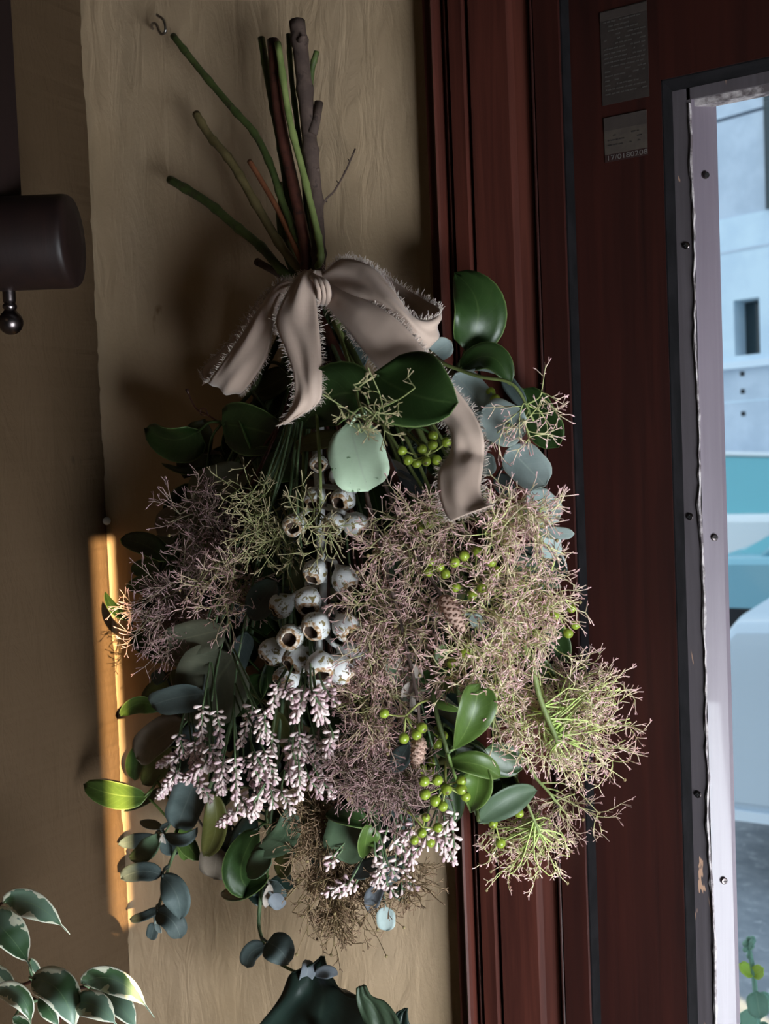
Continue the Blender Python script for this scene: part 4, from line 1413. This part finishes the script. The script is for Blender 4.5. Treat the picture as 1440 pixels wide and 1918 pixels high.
PB('pink bud stem with long white-pink spikes in the centre of the left pink mass', [(545, 800), (480, 1060), (440, 1280), (444, 1400)],
   [((440, 1420), (442, 1500)), ((418, 1427), (416, 1486)), ((476, 1407), (504, 1464)), ((449, 1500), (472, 1531)), ((444, 1518), (412, 1545))], 1.2, 34)
PB('pink bud stem with spikes at the lower right of the left pink mass', [(555, 820), (530, 1100), (540, 1300), (548, 1420)],
   [((560, 1434), (560, 1498)), ((576, 1451), (598, 1486)), ((527, 1480), (547, 1518)), ((507, 1465), (511, 1509)), ((484, 1490), (476, 1526))], 1.16, 35)
PB('pink bud stem with spikes at the top left of the left pink mass', [(535, 820), (430, 1060), (392, 1250), (390, 1310)],
   [((380, 1322), (376, 1380)), ((407, 1331), (413, 1393)), ((376, 1371), (380, 1424)), ((393, 1400), (405, 1436))], 1.1, 36)
PB('pink bud stem with spikes straying furthest left, above the sunlit leaf', [(530, 840), (410, 1100), (350, 1300), (340, 1370)],
   [((336, 1374), (344, 1413)), ((336, 1416), (297, 1434)), ((330, 1447), (296, 1494)), ((358, 1387), (364, 1444))], 1.05, 37)
PB('pink bud stem with spikes at the bottom left of the left pink mass', [(538, 860), (430, 1150), (390, 1360), (392, 1420)],
   [((386, 1428), (345, 1464)), ((371, 1460), (394, 1498)), ((402, 1420), (411, 1486))], 1.12, 38)
PB('pink bud stem with tiny spikes at the bottom right of the bunch, beside the casing', [(660, 900), (770, 1250), (830, 1480), (848, 1530)],
   [((851, 1522), (829, 1553)), ((847, 1551), (851, 1593)), ((842, 1589), (848, 1615)), ((816, 1556), (822, 1586)), ((792, 1580), (778, 1594))], .95, 39, .8)
PB('pink bud stem with tiny spikes under the lower dark berries', [(650, 920), (720, 1300), (748, 1500), (752, 1560)],
   [((751, 1567), (764, 1615)), ((760, 1545), (756, 1571)), ((724, 1556), (715, 1575)), ((738, 1576), (749, 1589)), ((740, 1620), (763, 1642)), ((752, 1660), (762, 1671))], .98, 40, .8)
PB('pink bud stem with the lowest tiny spikes, above the brown smoke', [(640, 940), (690, 1350), (704, 1560), (708, 1610)],
   [((702, 1596), (714, 1611)), ((711, 1616), (701, 1657)), ((724, 1611), (739, 1638)), ((656, 1649), (608, 1673)), ((724, 1651), (737, 1671)), ((624, 1602), (622, 1616))], 1.05, 41, .8)

# --- smoke bush sprays: fine forked threads
def smoke(label, low, c, rx, ry, n, mt, seed, lay=1.0, top=(), sm=('lgstem', .0013, .0008), zr=45, sec=5, ter=3, hair=25, tied=None, rtop=None, seeds=6, drift=(0, .25), nodes=0):
    rng = random.Random(seed)
    n = int(n*1.1)
    t = thing('smoke_bush_spray', label, 'plant', P(TIE[0], TIE[1], .05), 'smoke bush sprays in the hanging bunch')
    s = stem_part(t, list(top), low, sm[1], sm[2], sm[0], lay*.75, tied=tied, rtop=rtop, rng=rng, nodes=nodes)
    pc = at(c[0], c[1], lay)
    k = mmpx(c[0], c[1], .1)
    pl = s[-max(3, len(s)//5):]
    b = MB()
    sd = MB()
    def vec(sc):
        while True:
            a = (rng.uniform(-1, 1), rng.uniform(-1, 1), rng.uniform(-1, 1))
            l = math.sqrt(sum(x*x for x in a))
            if .25 < l < 1: break
        return (RGT*a[0] - UPV*a[1] - FWD*a[2])/l*sc
    def bent(p, dr, L, seg, bend):
        pts = [p]
        d = dr.normalized()
        turn = vec(bend)
        for i in range(seg):
            d = (d + turn/seg + vec(.06)).normalized()
            pts.append(pts[-1] + d*(L/seg))
        return pts, d
    H = hair*k
    for i in range(n):
        st = pl[rng.randrange(len(pl))]
        a = rng.uniform(0, 2*math.pi); rr = math.sqrt(rng.random())*.95
        tgt = pc + RGT*(math.cos(a)*rr*rx*k) - UPV*(math.sin(a)*rr*ry*k) - FWD*(rng.uniform(-1, 1)*zr*k*math.sqrt(max(0, 1 - rr*rr)))
        if tgt.y > -.006: tgt.y = -.006
        m = (st + tgt)/2 + vec((tgt - st).length*.18)
        pts = spline([st, m, tgt], 3)
        b.tube(pts, [.00055]*3 + [.00042]*(len(pts) - 3), 3, 0, .3, cap=False)
        dmain = (pts[-1] - pts[-3]).normalized()
        for j in range(sec):
            u = rng.uniform(.45, 1.0)
            p0 = pts[min(len(pts) - 1, int(u*len(pts)))]
            d0 = (dmain*.5 + vec(.9) - UPV*drift[1]*.3).normalized()
            p2, d2 = bent(p0, d0, H*rng.uniform(1.2, 2.3), 3, .9)
            b.tube(p2, .00031, 3, .25, .6, cap=False)
            # a fan of straight rays at the tip of each side branch, a few more along it
            for q in range(ter + 2):
                w = 3 if q < ter else rng.randrange(1, 3)
                p3, d3 = bent(p2[w], (d2*.75 + vec(.72)), H*rng.uniform(.55, 1.05), 2, .25)
                b.tube(p3, .00027, 3, .5, .85, cap=False)
                if rng.random() < .62:
                    for e in range(2):
                        p4, _ = bent(p3[-1], d3 + vec(.55), H*rng.uniform(.22, .5), 1, .2)
                        b.tube(p4, [.00026, .00030], 3, .8, 1.0, cap=False)
    for v_ in b.v:
        if v_.y > -.002: v_.y = -.002
    if seeds:
        for i in range(seeds):
            p0 = pc + RGT*(rng.uniform(-1, 1)*rx*k) - UPV*(rng.uniform(-.3, 1.15)*ry*k) - FWD*(zr*k*rng.uniform(-.3, .6))
            q = min(pl, key=lambda v: (v - p0).length)
            b.tube(spline([q.lerp(p0, .55), q.lerp(p0, .8) + vec(.002), p0], 3), .00028, 3, .3, .6, cap=False)
            sd.lathe([(.0003, -.0011), (.0010, -.0004), (.0010, .0004), (.0003, .0010)], 7, Matrix.Translation(p0))
        sd.build('seeds', M['seedm'], t, kind='stuff')
    b.build('smoke_threads', SMK[mt], t, kind='stuff')
    return t
M['seedm'] = mat('smoke_seed', (.24, .18, .08), .7)
SM = smoke
SM('largest smoke bush spray, cream-pink and bright, at the lower right over the casing', [(760, 760, .06), (900, 1060, .085), (985, 1215, .09), (1012, 1310, .088), (1045, 1390, .08)],
   (1075, 1350), 125, 132, 64, 'cream', 101, .95, top=[(520, 80, .046), (542, 222, .050), (569, 329, .052), (596, 444, .056), (601, 485, .058)], sm=('lgstem', .0022, .0013), zr=70, tied=(600, 540), nodes=1)
SM('smoke bush spray of cream-pink threads left of the largest one, beside the upright green leaf', [(760, 820), (880, 1120), (950, 1300)],
   (965, 1330), 55, 90, 17, 'cream', 102, .95, zr=40)
SM('smoke bush spray drooping at the lowest right, greenish cream', [(760, 900, .06), (900, 1300, .07), (985, 1500, .06), (1010, 1560, .055)],
   (985, 1592), 100, 76, 36, 'cream', 103, .95, zr=50, hair=14, seeds=9)
SM('sparse dusky smoke bush spray against the casing below the largest spray', [(780, 940, .05), (960, 1380, .05), (1040, 1500, .045)],
   (1085, 1515), 55, 46, 7, 'pink', 104, .8, zr=30, sec=4, seeds=2)
SM('smoke bush spray with green threads around the lower coin leaves at the right edge', [(760, 720, .06), (890, 920, .08), (960, 970, .085)],
   (975, 985), 92, 64, 26, 'cream', 105, 1.1, zr=45, seeds=4)
SM('wispy smoke bush spray above and right of the coin leaves', [(740, 640, .06), (880, 700, .075), (960, 720, .08), (1000, 790, .075)],
   (990, 790), 60, 80, 6, 'cream', 106, 1.25, zr=30, sec=4, seeds=1)
SM('smoke bush spray along the right edge between the coin leaves and the largest spray', [(780, 760, .06), (910, 1000, .08), (990, 1110, .08)],
   (1010, 1140), 85, 105, 26, 'cream', 107, .95, zr=45, seeds=3)
SM('dusky pink smoke bush spray under the end of the ribbon tail', [(680, 760), (750, 920), (790, 1000)],
   (780, 1010), 112, 75, 32, 'pink', 108, 1.02, zr=45, top=[(511, 75, .040), (524, 222, .044), (551, 356, .048), (573, 467, .053)], sm=('redbark', .0038, .001), rtop=.0039, nodes=0)
SM('pink and green smoke bush spray in the middle, right of the gumnuts', [(660, 800), (710, 1040), (745, 1140)],
   (745, 1160), 112, 90, 36, 'pink', 109, 1.0, zr=45, top=[(467, 302, .040), (489, 338, .043), (524, 400, .047), (562, 485, .053)], sm=('rust', .0019, .001), rtop=.0018)
SM('smoke bush spray around the upper single berries, greenish', [(700, 800), (820, 1100), (880, 1230)],
   (895, 1240), 82, 70, 20, 'cream', 110, 1.0, zr=40, seeds=2)
SM('thin smoke bush spray over the right berries and dark leaves', [(700, 760), (850, 1010), (915, 1140)],
   (925, 1150), 66, 85, 16, 'cream', 111, 1.0, zr=35, seeds=2)
SM('brownish pink smoke bush spray below the gumnuts', [(640, 860), (680, 1180), (705, 1290)],
   (705, 1310), 90, 90, 34, 'pink', 112, .98, zr=45, sm=('redbark', .0014, .0008))
SM('mauve smoke bush spray right of the pink buds', [(620, 860), (650, 1260), (680, 1400)],
   (682, 1420), 72, 70, 26, 'mauve', 113, 1.0, zr=40, sm=('redbark', .0014, .0008))
SM('brown smoke bush spray hanging lowest under the bunch', [(610, 900, .05), (620, 1400, .06), (630, 1620, .05)],
   (645, 1668), 134, 118, 74, 'brown', 114, .9, zr=40, seeds=12, sm=('redbark', .0014, .0008), hair=16)
SM('brown smoke bush spray around the lower round leaf', [(620, 900, .05), (600, 1300, .07), (590, 1520, .07)],
   (590, 1550), 62, 70, 18, 'brown', 115, .9, zr=30, sm=('redbark', .0014, .0008))
SM('grey-pink smoke bush spray left of the bright berry cluster', [(650, 900), (720, 1300), (740, 1450)],
   (738, 1490), 82, 66, 24, 'mauve', 116, .98, zr=35, sm=('redbark', .0014, .0008))
SM('dusky pink smoke bush spray at the upper left, over the grey leaves', [(540, 760), (440, 900), (370, 970)],
   (372, 1005), 76, 92, 26, 'mauve', 117, .85, zr=45, sm=('redbark', .0016, .0008))
SM('pale lilac smoke bush spray at the left edge of the bunch', [(530, 780), (420, 1000), (330, 1120)],
   (312, 1155), 84, 80, 30, 'mauve', 118, .9, zr=40, sm=('redbark', .0016, .0008))
SM('smoke bush spray of dusky threads above the large drab leaves', [(545, 780), (480, 1000), (420, 1080)],
   (425, 1100), 60, 66, 18, 'pink', 119, .95, zr=35)
SM('greenish smoke bush spray with thick threads left of the upper gumnuts', [(560, 740), (520, 860), (478, 930)],
   (480, 975), 62, 80, 9, 'green', 120, 1.02, zr=35, seeds=1)
SM('greenish smoke bush wisps across the upper gumnuts', [(590, 720, .09), (600, 900, .118), (596, 980, .12)],
   (596, 1003), 44, 40, 5, 'green', 121, 1.22, zr=20, seeds=0)
SM('thin umbrella-like smoke bush spray in front of the dark leaves below the bow', [(640, 640, .08), (686, 800, .128), (692, 752, .134)],
   (700, 745), 88, 60, 9, 'green', 122, 1.75, zr=18, sec=3, ter=3, hair=14, seeds=0, drift=(0, 0))
SM('greenish smoke bush spray between the gumnuts and the left pink mass', [(570, 800), (560, 1000), (520, 1080)],
   (500, 1040), 60, 60, 7, 'green', 123, .95, zr=30, seeds=1)
SM('small brown smoke bush wisp at the lower right of the brown spray', [(650, 940, .05), (720, 1450, .06), (765, 1620, .05)],
   (770, 1650), 46, 46, 9, 'brown', 124, .9, zr=25, seeds=3, sm=('redbark', .0013, .0007))

# --- loose twig and short stub above the bow
t = thing('dry_twig', 'thin dry twig leaning out to the right above the bow', 'twig', P(602, 391, .03))
b = MB()
b.tube(spline([P(592, 500, .04), P(602, 391, .034), P(627, 356, .028), P(648, 318, .020), P(665, 279, .012)], 5), [.0007]*12 + [.0006]*9, 5)
for i, (x, y) in enumerate(((612, 378), (622, 362), (634, 343), (645, 322), (655, 302), (660, 290))):
    s = 1 if i % 2 else -1
    b.tube([P(x, y, .03 - .003*i), P(x + 4*s, y - 5, .029 - .003*i)], [.0006, .0002], 4)
b.build('twig_stem', M['bark'], t)
t = thing('cut_stub', 'short brown cut stub sticking out left just above the bow', 'twig', P(482, 492, .04))
b = MB(); b.tube([P(481, 490, .040), P(505, 503, .043), P(560, 535, .05)], [.0026, .0024, .0022], 8); b.build('stub', M['bark'], t)
t = thing('stem_end', 'broad dark grey-green cut stem among the others above the bow', 'twig', P(524, 342, .034))
b = MB(); b.tube(spline([P(524, 342, .034), P(528, 400, .036), P(536, 460, .04), P(560, 525, .046)], 4), [.0022]*4 + [.0042]*9, 9); b.build('stem', M['darkstem'] if 'darkstem' in M else M['gstem'], t)

# ------------------------------------------------------------------ the bow of frayed ribbon
bow = thing('ribbon_bow', 'frayed beige silk ribbon tied in a bow around the stems', 'ribbon', P(600, 535, .07))
def strip(name, rows, seed, thick=.0007, nw=12, per=7, fr=(1, 1), endfray=False, label=None, wr=.0012):
    """rows: ((x, y, d) left edge, (x, y, d) right edge)"""
    rng = random.Random(seed)
    Lp = spline([P(*r[0]) for r in rows], per); Rp = spline([P(*r[1]) for r in rows], per)
    V, F, UV = [], [], []
    k = len(Lp)
    ph = [rng.uniform(0, 6.28) for _ in range(4)]
    for i in range(k):
        ac = Rp[i] - Lp[i]
        al_ = (Lp[min(i+1, k-1)] - Lp[max(i-1, 0)])
        nn = ac.cross(al_)
        nn = nn.normalized() if nn.length > 1e-9 else -FWD
        if nn.dot(FWD) > 0: nn = -nn
        for j in range(nw+1):
            e = j/nw
            h = wr*(math.sin(e*7 + i*.22 + ph[0]) + .6*math.sin(e*13 - i*.15 + ph[1]))*math.sin(math.pi*e)**.5
            h += .0025*math.sin(math.pi*e)
            V.append(Lp[i] + ac*e + nn*h)
            UV.append((e, i/k))
    for i in range(k-1):
        for j in range(nw):
            a = i*(nw+1) + j
            F.append((a, a+1, a+nw+2, a+nw+1))
    o = mk(name, V, F, M['ribbon'], bow, uv=UV, solid=thick, label=label)
    b = MB()
    for side, pts, use in ((-1, Lp, fr[0]), (1, Rp, fr[1])):
        if not use: continue
        for i in range(k-1):
            ac = (Rp[i] - Lp[i]).normalized()*side
            seg = (pts[i+1] - pts[i])
            for _ in range(max(2, int(seg.length/.00042))):
                p = pts[i] + seg*rng.random()
                Lf = rng.uniform(.0010, .0042)*(1.4 if rng.random() < .12 else 1)
                d = (ac + seg.normalized()*rng.uniform(-.55, .55) + Vector((rng.uniform(-.4, .4), rng.uniform(-.4, .4), rng.uniform(-.4, .4)))).normalized()
                q = p + d*Lf*.55
                d2 = (d + Vector((rng.uniform(-.5, .5), rng.uniform(-.5, .5), rng.uniform(-.6, .2)))).normalized()
                b.tube([p - d*.0006, q, q + d2*Lf*.45], [.00020, .00016, .00012], 3, cap=False)
    if endfray:
        tn = (Lp[-1] - Lp[-2]).normalized()
        for _ in range(90):
            p = Lp[-1].lerp(Rp[-1], rng.random())
            d = (tn + Vector((rng.uniform(-.5, .5), rng.uniform(-.5, .5), rng.uniform(-.5, .5)))).normalized()
            b.tube([p - d*.0006, p + d*rng.uniform(.0005, .002)], [.00018, .0001], 3, cap=False)
    b.build('fringe', M['fringe'], o, kind='stuff')
    return o
# left loop: back band, then front band
strip('loop', [((575, 520, .074), (572, 548, .074)), ((530, 526, .068), (535, 560, .070)), ((480, 570, .064), (512, 604, .068)), ((425, 645, .062), (485, 668, .064)),
               ((381, 690, .062), (452, 730, .064)), ((388, 716, .072), (446, 737, .074)),
               ((402, 700, .085), (460, 728, .086)), ((455, 625, .088), (497, 672, .090)), ((500, 556, .088), (512, 610, .090)), ((528, 530, .084), (530, 560, .086)), ((572, 522, .078), (575, 556, .078))], 1, label='left loop of the bow')
# right loop
strip('loop', [((606, 514, .078), (604, 552, .078)), ((640, 486, .088), (648, 562, .092)), ((692, 498, .098), (702, 580, .102)), ((734, 540, .104), (742, 600, .106)),
               ((768, 588, .104), (772, 632, .106)), ((800, 600, .098), (794, 654, .098)), ((826, 583, .088), (802, 650, .088)),
               ((796, 562, .074), (780, 640, .072)), ((745, 532, .066), (738, 600, .066)), ((690, 496, .062), (690, 560, .062)), ((640, 486, .060), (645, 545, .060)), ((606, 516, .066), (604, 548, .066))], 2, label='right loop of the bow')
# short left tail, long right tail
strip('tail', [((578, 508, .082), (592, 516, .084)), ((560, 515, .090), (587, 528, .092)), ((532, 560, .102), (592, 566, .100)), ((518, 606, .108), (597, 610, .106)), ((536, 655, .112), (602, 664, .110)),
               ((551, 705, .114), (603, 712, .112)), ((550, 752, .114), (598, 752, .112)), ((530, 790, .112), (562, 778, .112)), ((525, 797, .112), (534, 795, .112))], 3, label='short left tail of the ribbon')
strip('tail', [((600, 546, .082), (618, 530, .084)), ((606, 566, .090), (652, 544, .094)), ((640, 604, .100), (704, 572, .106)), ((684, 660, .106), (756, 610, .110)), ((730, 712, .108), (802, 666, .110)),
               ((790, 760, .108), (848, 722, .110)), ((832, 790, .108), (882, 766, .110)), ((846, 818, .110), (904, 812, .112)), ((843, 848, .110), (907, 852, .111)), ((822, 884, .118), (905, 872, .115)),
               ((823, 925, .123), (900, 918, .120)), ((834, 960, .125), (908, 944, .123)), ((846, 977, .126), (924, 946, .126))], 4, endfray=True, wr=.0006, label='long right tail of the ribbon')
V, F = [], []
kc = P(602, 537, .080)
nr, ns = 14, 12
for i in range(nr+1):
    for j in range(ns):
        u = i/nr; a = 2*math.pi*j/ns
        ww = (13 + 5*math.sin(math.pi*u) + 1.6*math.sin(j*2.1 + u*3))*mmpx(600, 540, .08)
        p = kc + (RGT*.34 - UPV*.94)*((u - .5)*62*mmpx(600, 540, .08)) + RGT*(math.cos(a)*ww) - FWD*(math.sin(a)*ww*.75 + .003*math.sin(math.pi*u))
        V.append(p)
for i in range(nr):
    for j in range(ns):
        F.append((i*ns + j, i*ns + (j+1) % ns, (i+1)*ns + (j+1) % ns, (i+1)*ns + j))
F.append(tuple(range(ns))[::-1]); F.append(tuple(nr*ns + j for j in range(ns)))
kn = mk('knot', V, F, M['ribbon'], bow)
b = MB()
for k, off in enumerate((-9, 0, 8)):
    b.tube(spline([P(587 + off*.5, 516 + abs(off)*.4, .092), P(601 + off, 528, .100), P(608 + off, 550, .100), P(604 + off, 570, .092)], 4), .0016, 6)
b.build('knot_fold', M['ribbon'], kn)

# ------------------------------------------------------------------ on the walls: hook, nail, bracket
t = thing('metal_hook', 'small bent metal hook in the plaster, top left above the green stem', 'hook', P(290, 52, 0))
b = MB()
b.tube(spline([P(288, 56, -.004), P(284, 50, .006), P(286, 44, .010), P(293, 46, .013), P(298, 58, .016), P(303, 64, .018), P(309, 60, .020), P(309, 48, .020), P(305, 36, .018), P(294, 28, .015)], 5), .0010, 8)
b.build('hook_wire', M['steel'], t)
t = thing('wall_nail', 'tiny white nail head in the wall corner above the sunlit strip', 'nail', (XC, -.004, P(206, 975, 0).z))
b = MB()
ax = Vector((.8, -.6, 0)).normalized()
b.lathe([(.0008, -.012), (.0008, .001), (.0030, .0012), (.0032, .0022), (.0018, .0034), (.0003, .0038)], 14, Matrix.Translation((XC + .0002, -.004, P(206, 975, 0).z)) @ ax.to_track_quat('Z', 'Y').to_matrix().to_4x4())
b.build('nail_head', M['paperw'] if 'paperw' in M else M['ledge'], t)
# dark wooden arm with a ball knob, and its upright
def cyl(a, b_, r, bul=.0, seg=28):
    ax = (b_ - a); L = ax.length; ax.normalize()
    m4 = Matrix.Translation(a) @ ax.to_track_quat('Z', 'Y').to_matrix().to_4x4()
    return m4, L
DA = .150
pe, ps = P(138, 452, DA), None
hor = Vector((RGT.x, RGT.y, 0)).normalized()
ps = pe - hor*.16
ra = 85*mmpx(100, 452, DA)
t = thing('wall_bracket', 'dark wooden bracket arm with rounded end and ball knob at the left edge', 'bracket', ps)
b = MB()
m4, L = cyl(ps, pe, ra)
b.lathe([(ra*.97, 0), (ra, .004), (ra, L - .004), (ra*.985, L - .0015), (ra*.95, L), (ra*.5, L + .0008), (ra*.05, L + .001)], 40, m4)
b.build('arm', M['wenge'], t)
pk = P(20, 540, DA + .015)
b = MB()
kp = mmpx(20, 600, DA + .015)
m4 = Matrix.Translation(P(20, 604, DA + .015))
b.lathe([(.05*kp, -23*kp)] + [(23*kp*math.sin(a), -23*kp*math.cos(a)) for a in [.25*i for i in range(1, 11)]] + [(10*kp, 24*kp), (13*kp, 27*kp), (13*kp, 32*kp), (10*kp, 35*kp), (12*kp, 40*kp), (12*kp, 62*kp), (14*kp, 75*kp)], 24, m4)
b.build('ball_knob', M['darksteel'], t)
b = MB()
x0, x1 = P(-60, 300, DA + .03), P(12, 300, DA + .02)
v = Vector((0, 0, 1))
b.box((x0.x, min(x0.y, x1.y) - .01, ps.z + ra*.6), (x1.x, max(x0.y, x1.y) + .01, ZC - .2))
b.build('upright', M['wenge'], t, smooth=False)

# ------------------------------------------------------------------ plants in front of the wall
t = thing('variegated_plant', 'variegated plant with white-edged leaves rising at the bottom left corner', 'plant', P(30, 2100, 0.165))
dz = 0.167
def tw(pts, r0, r1):
    b = MB()
    s = spline([P(x, y, d) for x, y, d in pts], 5)
    b.tube(s, [r0 + (r1 - r0)*i/(len(s)-1) for i in range(len(s))], 7)
    b.build('twig', M['redbark'], t)
    return s
s1 = tw([(-40, 2050, 0.165), (-30, 1900, 0.170), (0, 1846, 0.170), (40, 1845, 0.170), (62, 1836, 0.171)], .0024, .0009)
s2 = tw([(60, 2080, 0.155), (95, 1960, 0.160), (120, 1890, 0.165), (150, 1850, 0.165), (200, 1858, 0.167)], .0020, .0008)
s3 = tw([(-30, 1900, 0.167), (-50, 1800, 0.167), (-20, 1725, 0.167), (0, 1695, 0.167), (8, 1690, 0.167)], .0016, .0007)
s4 = tw([(0, 1846, 0.170), (35, 1850, 0.168), (60, 1868, 0.167), (85, 1880, 0.167)], .0010, .0007)
AS = s1 + s2 + s3 + s4
def v(kind, a, b_, w, roll, cup, mid, d0=dz, d1=None, m='ficus'):
    return leaf(t, (kind, a, b_, w, roll, cup, (-d0, -(d1 or d0)), mid, m), AS, rng=rnd, nl=16, nw=8)
v('ficus', (7, 1690), (131, 1750), 64, 16, .35, (66, 1696), 0.169, 0.173)
v('ficus', (-36, 1706), (60, 1818), 84, -22, .4, (18, 1752), 0.175, 0.179)
v('ficus', (56, 1795), (78, 1832), 24, 30, .3, None, 0.167)
v('ficus', (60, 1834), (142, 1950), 84, -14, .4, (116, 1862), 0.183, 0.190)
v('ficus', (152, 1842), (289, 1906), 62, 22, .4, (220, 1838), 0.173, 0.177)
v('ficus', (186, 1856), (262, 1936), 58, -20, .4, (226, 1886), 0.167, 0.171)
v('ficus', (140, 1880), (224, 1928), 64, -10, .3, (182, 1886), 0.185, 0.189)
v('ficus', (-12, 1858), (58, 1932), 50, 16, .5, (40, 1868), 0.177, 0.181)
v('ficus', (78, 1864), (116, 1930), 44, 30, .4, (92, 1892), 0.173, 0.175)
v('ficus', (-16, 1812), (34, 1844), 34, 20, .4, None, 0.171)
v('ficus', (24, 1906), (64, 1930), 30, 10, .4, None, 0.187)
v('ficus', (150, 1866), (212, 1892), 22, 40, .4, None, 0.179)

t = thing('broad_leaf_plant', 'plant with a large glossy dark green leaf rising below the bunch', 'plant', P(620, 2100, .09))
b = MB()
s = spline([P(640, 2150, .07), P(625, 2020, .075), P(600, 1930, .08)], 5)
b.tube(s, .004, 8)
b.build('stem', M['gstem'], t)
def outline_leaf(par, Lft, Rgt, m, dA, dB, cup=.010, name='leaf', nw=10, seed=0):
    """broad wavy leaf: rows of (x, y) down its left and right edge"""
    rng = random.Random(seed)
    n = len(Lft)
    d = [dA + (dB - dA)*i/(n-1) for i in range(n)]
    A = spline([P(x, y, dd) for (x, y), dd in zip(Lft, d)], 6)
    B = spline([P(x, y, dd) for (x, y), dd in zip(Rgt, d)], 6)
    V, F, UV = [], [], []
    k = len(A)
    for i in range(k):
        for j in range(nw+1):
            e = j/nw
            w = (B[i] - A[i]).length
            h = -cup*math.sin(math.pi*e)*min(1, w/.03) + .0022*math.sin(e*15 + i*.25)*min(1, w/.03)
            V.append(A[i].lerp(B[i], e) - FWD*h)
            UV.append((e, i/k))
    for i in range(k-1):
        for j in range(nw):
            a = i*(nw+1) + j
            F.append((a, a+1, a+nw+2, a+nw+1))
    return mk(name, V, F, M[m], par, uv=UV, solid=.0012)
outline_leaf(t, [(600, 1792), (585, 1805), (556, 1818), (541, 1830), (525, 1868), (490, 1912), (455, 1960), (430, 2040)],
                [(607, 1791), (613, 1812), (628, 1845), (652, 1866), (690, 1872), (720, 1898), (735, 1950), (740, 2040)], 'darkleaf', .060, .085)
outline_leaf(t, [(668, 1850), (667, 1868), (672, 1890), (684, 1925), (700, 1980)], [(684, 1845), (697, 1866), (722, 1880), (746, 1912), (765, 1980)], 'midleaf', .098, .10, cup=.004)
outline_leaf(t, [(758, 1889), (742, 1898), (735, 1925), (730, 1990)], [(763, 1888), (764, 1905), (768, 1930), (775, 1990)], 'darkleaf', .085, .09, cup=.003)

# succulent-like plant outside, beyond the glass
M['outleaf'] = leaf_mat('pale_outdoor_leaf', (.22, .42, .33), (.32, .52, .40), (.3, .5, .38), (.4, .55, .4), .6, .3)
M['outyellow'] = leaf_mat('yellow_green_outdoor_leaf', (.45, .62, .08), (.55, .70, .15), (.5, .65, .15), (.6, .7, .3), .6, .3)
DO = -.42
t = thing('outdoor_plant', 'pale green plant standing outside the door glass at the bottom right', 'plant', P(1420, 2100, DO))
b = MB()
s = spline([P(1422, 2120, DO), P(1418, 1930, DO), P(1412, 1830, DO), P(1402, 1775, DO)], 6)
b.tube(s, [.0035]*8 + [.0025]*11, 7)
b.build('stem', M['outleaf'], t)
bb = MB()
r3 = random.Random(9)
for i in range(16):
    x, y = 1402 + r3.uniform(-9, 10), 1768 + r3.uniform(-10, 26)
    q = 5.5*mmpx(1402, 1770, DO)
    bb.lathe([(.05*q, -q), (.7*q, -.6*q), (q, 0), (.7*q, .7*q), (.05*q, q)], 8, Matrix.Translation(P(x, y, DO + r3.uniform(-.006, .006))))
bb.build('flower_buds', M['outleaf'], t, kind='stuff')
def ol(a, b_, w, roll, m):
    pa, pb = P(*a, DO), P(*b_, DO + .01)
    return leaf(t, ('round', a, b_, w, roll, .2, (-DO, -DO), None, m), None)
def leaf_abs(par, a, b_, da, db, w, roll, m):
    pa, pb = P(*a, da), P(*b_, db)
    ax = pb - pa
    view = (CAM - pa).normalized()
    n = (view - ax.normalized()*view.dot(ax.normalized())).normalized()
    sdv = ax.normalized().cross(n)
    q = Quaternion(ax.normalized(), math.radians(roll)); n = q @ n; sdv = q @ sdv
    W_ = w*mmpx(*a, da)/2
    V, F, UV = [], [], []
    for i in range(11):
        u = i/10
        for j in range(7):
            e = -1 + j/3
            ww = W_*wfun('round', min(.999, u))
            V.append(pa + ax*u + sdv*(ww*e) + n*(W_*.25*e*e))
            UV.append((.5 + .5*e, u))
    for i in range(10):
        for j in range(6):
            k = i*7 + j
            F.append((k, k+1, k+8, k+7))
    return mk('leaf', V, F, M[m], par, uv=UV, solid=.0012)
leaf_abs(t, (1410, 1826), (1384, 1806), DO, DO + .006, 26, 20, 'outyellow')
leaf_abs(t, (1411, 1826), (1430, 1814), DO, DO + .010, 26, -10, 'outyellow')
leaf_abs(t, (1416, 1858), (1424, 1908), DO, DO + .014, 44, 10, 'outleaf')
leaf_abs(t, (1418, 1862), (1448, 1880), DO, DO - .006, 30, 20, 'outleaf')
leaf_abs(t, (1416, 1900), (1386, 1918), DO, DO + .006, 34, 10, 'outleaf')
leaf_abs(t, (1417, 1920), (1440, 1945), DO, DO + .004, 40, 10, 'outleaf')

for o in bpy.data.objects:
    if o.type == 'MESH' and not o.data.materials:
        o.data.materials.append(M['plaster'])
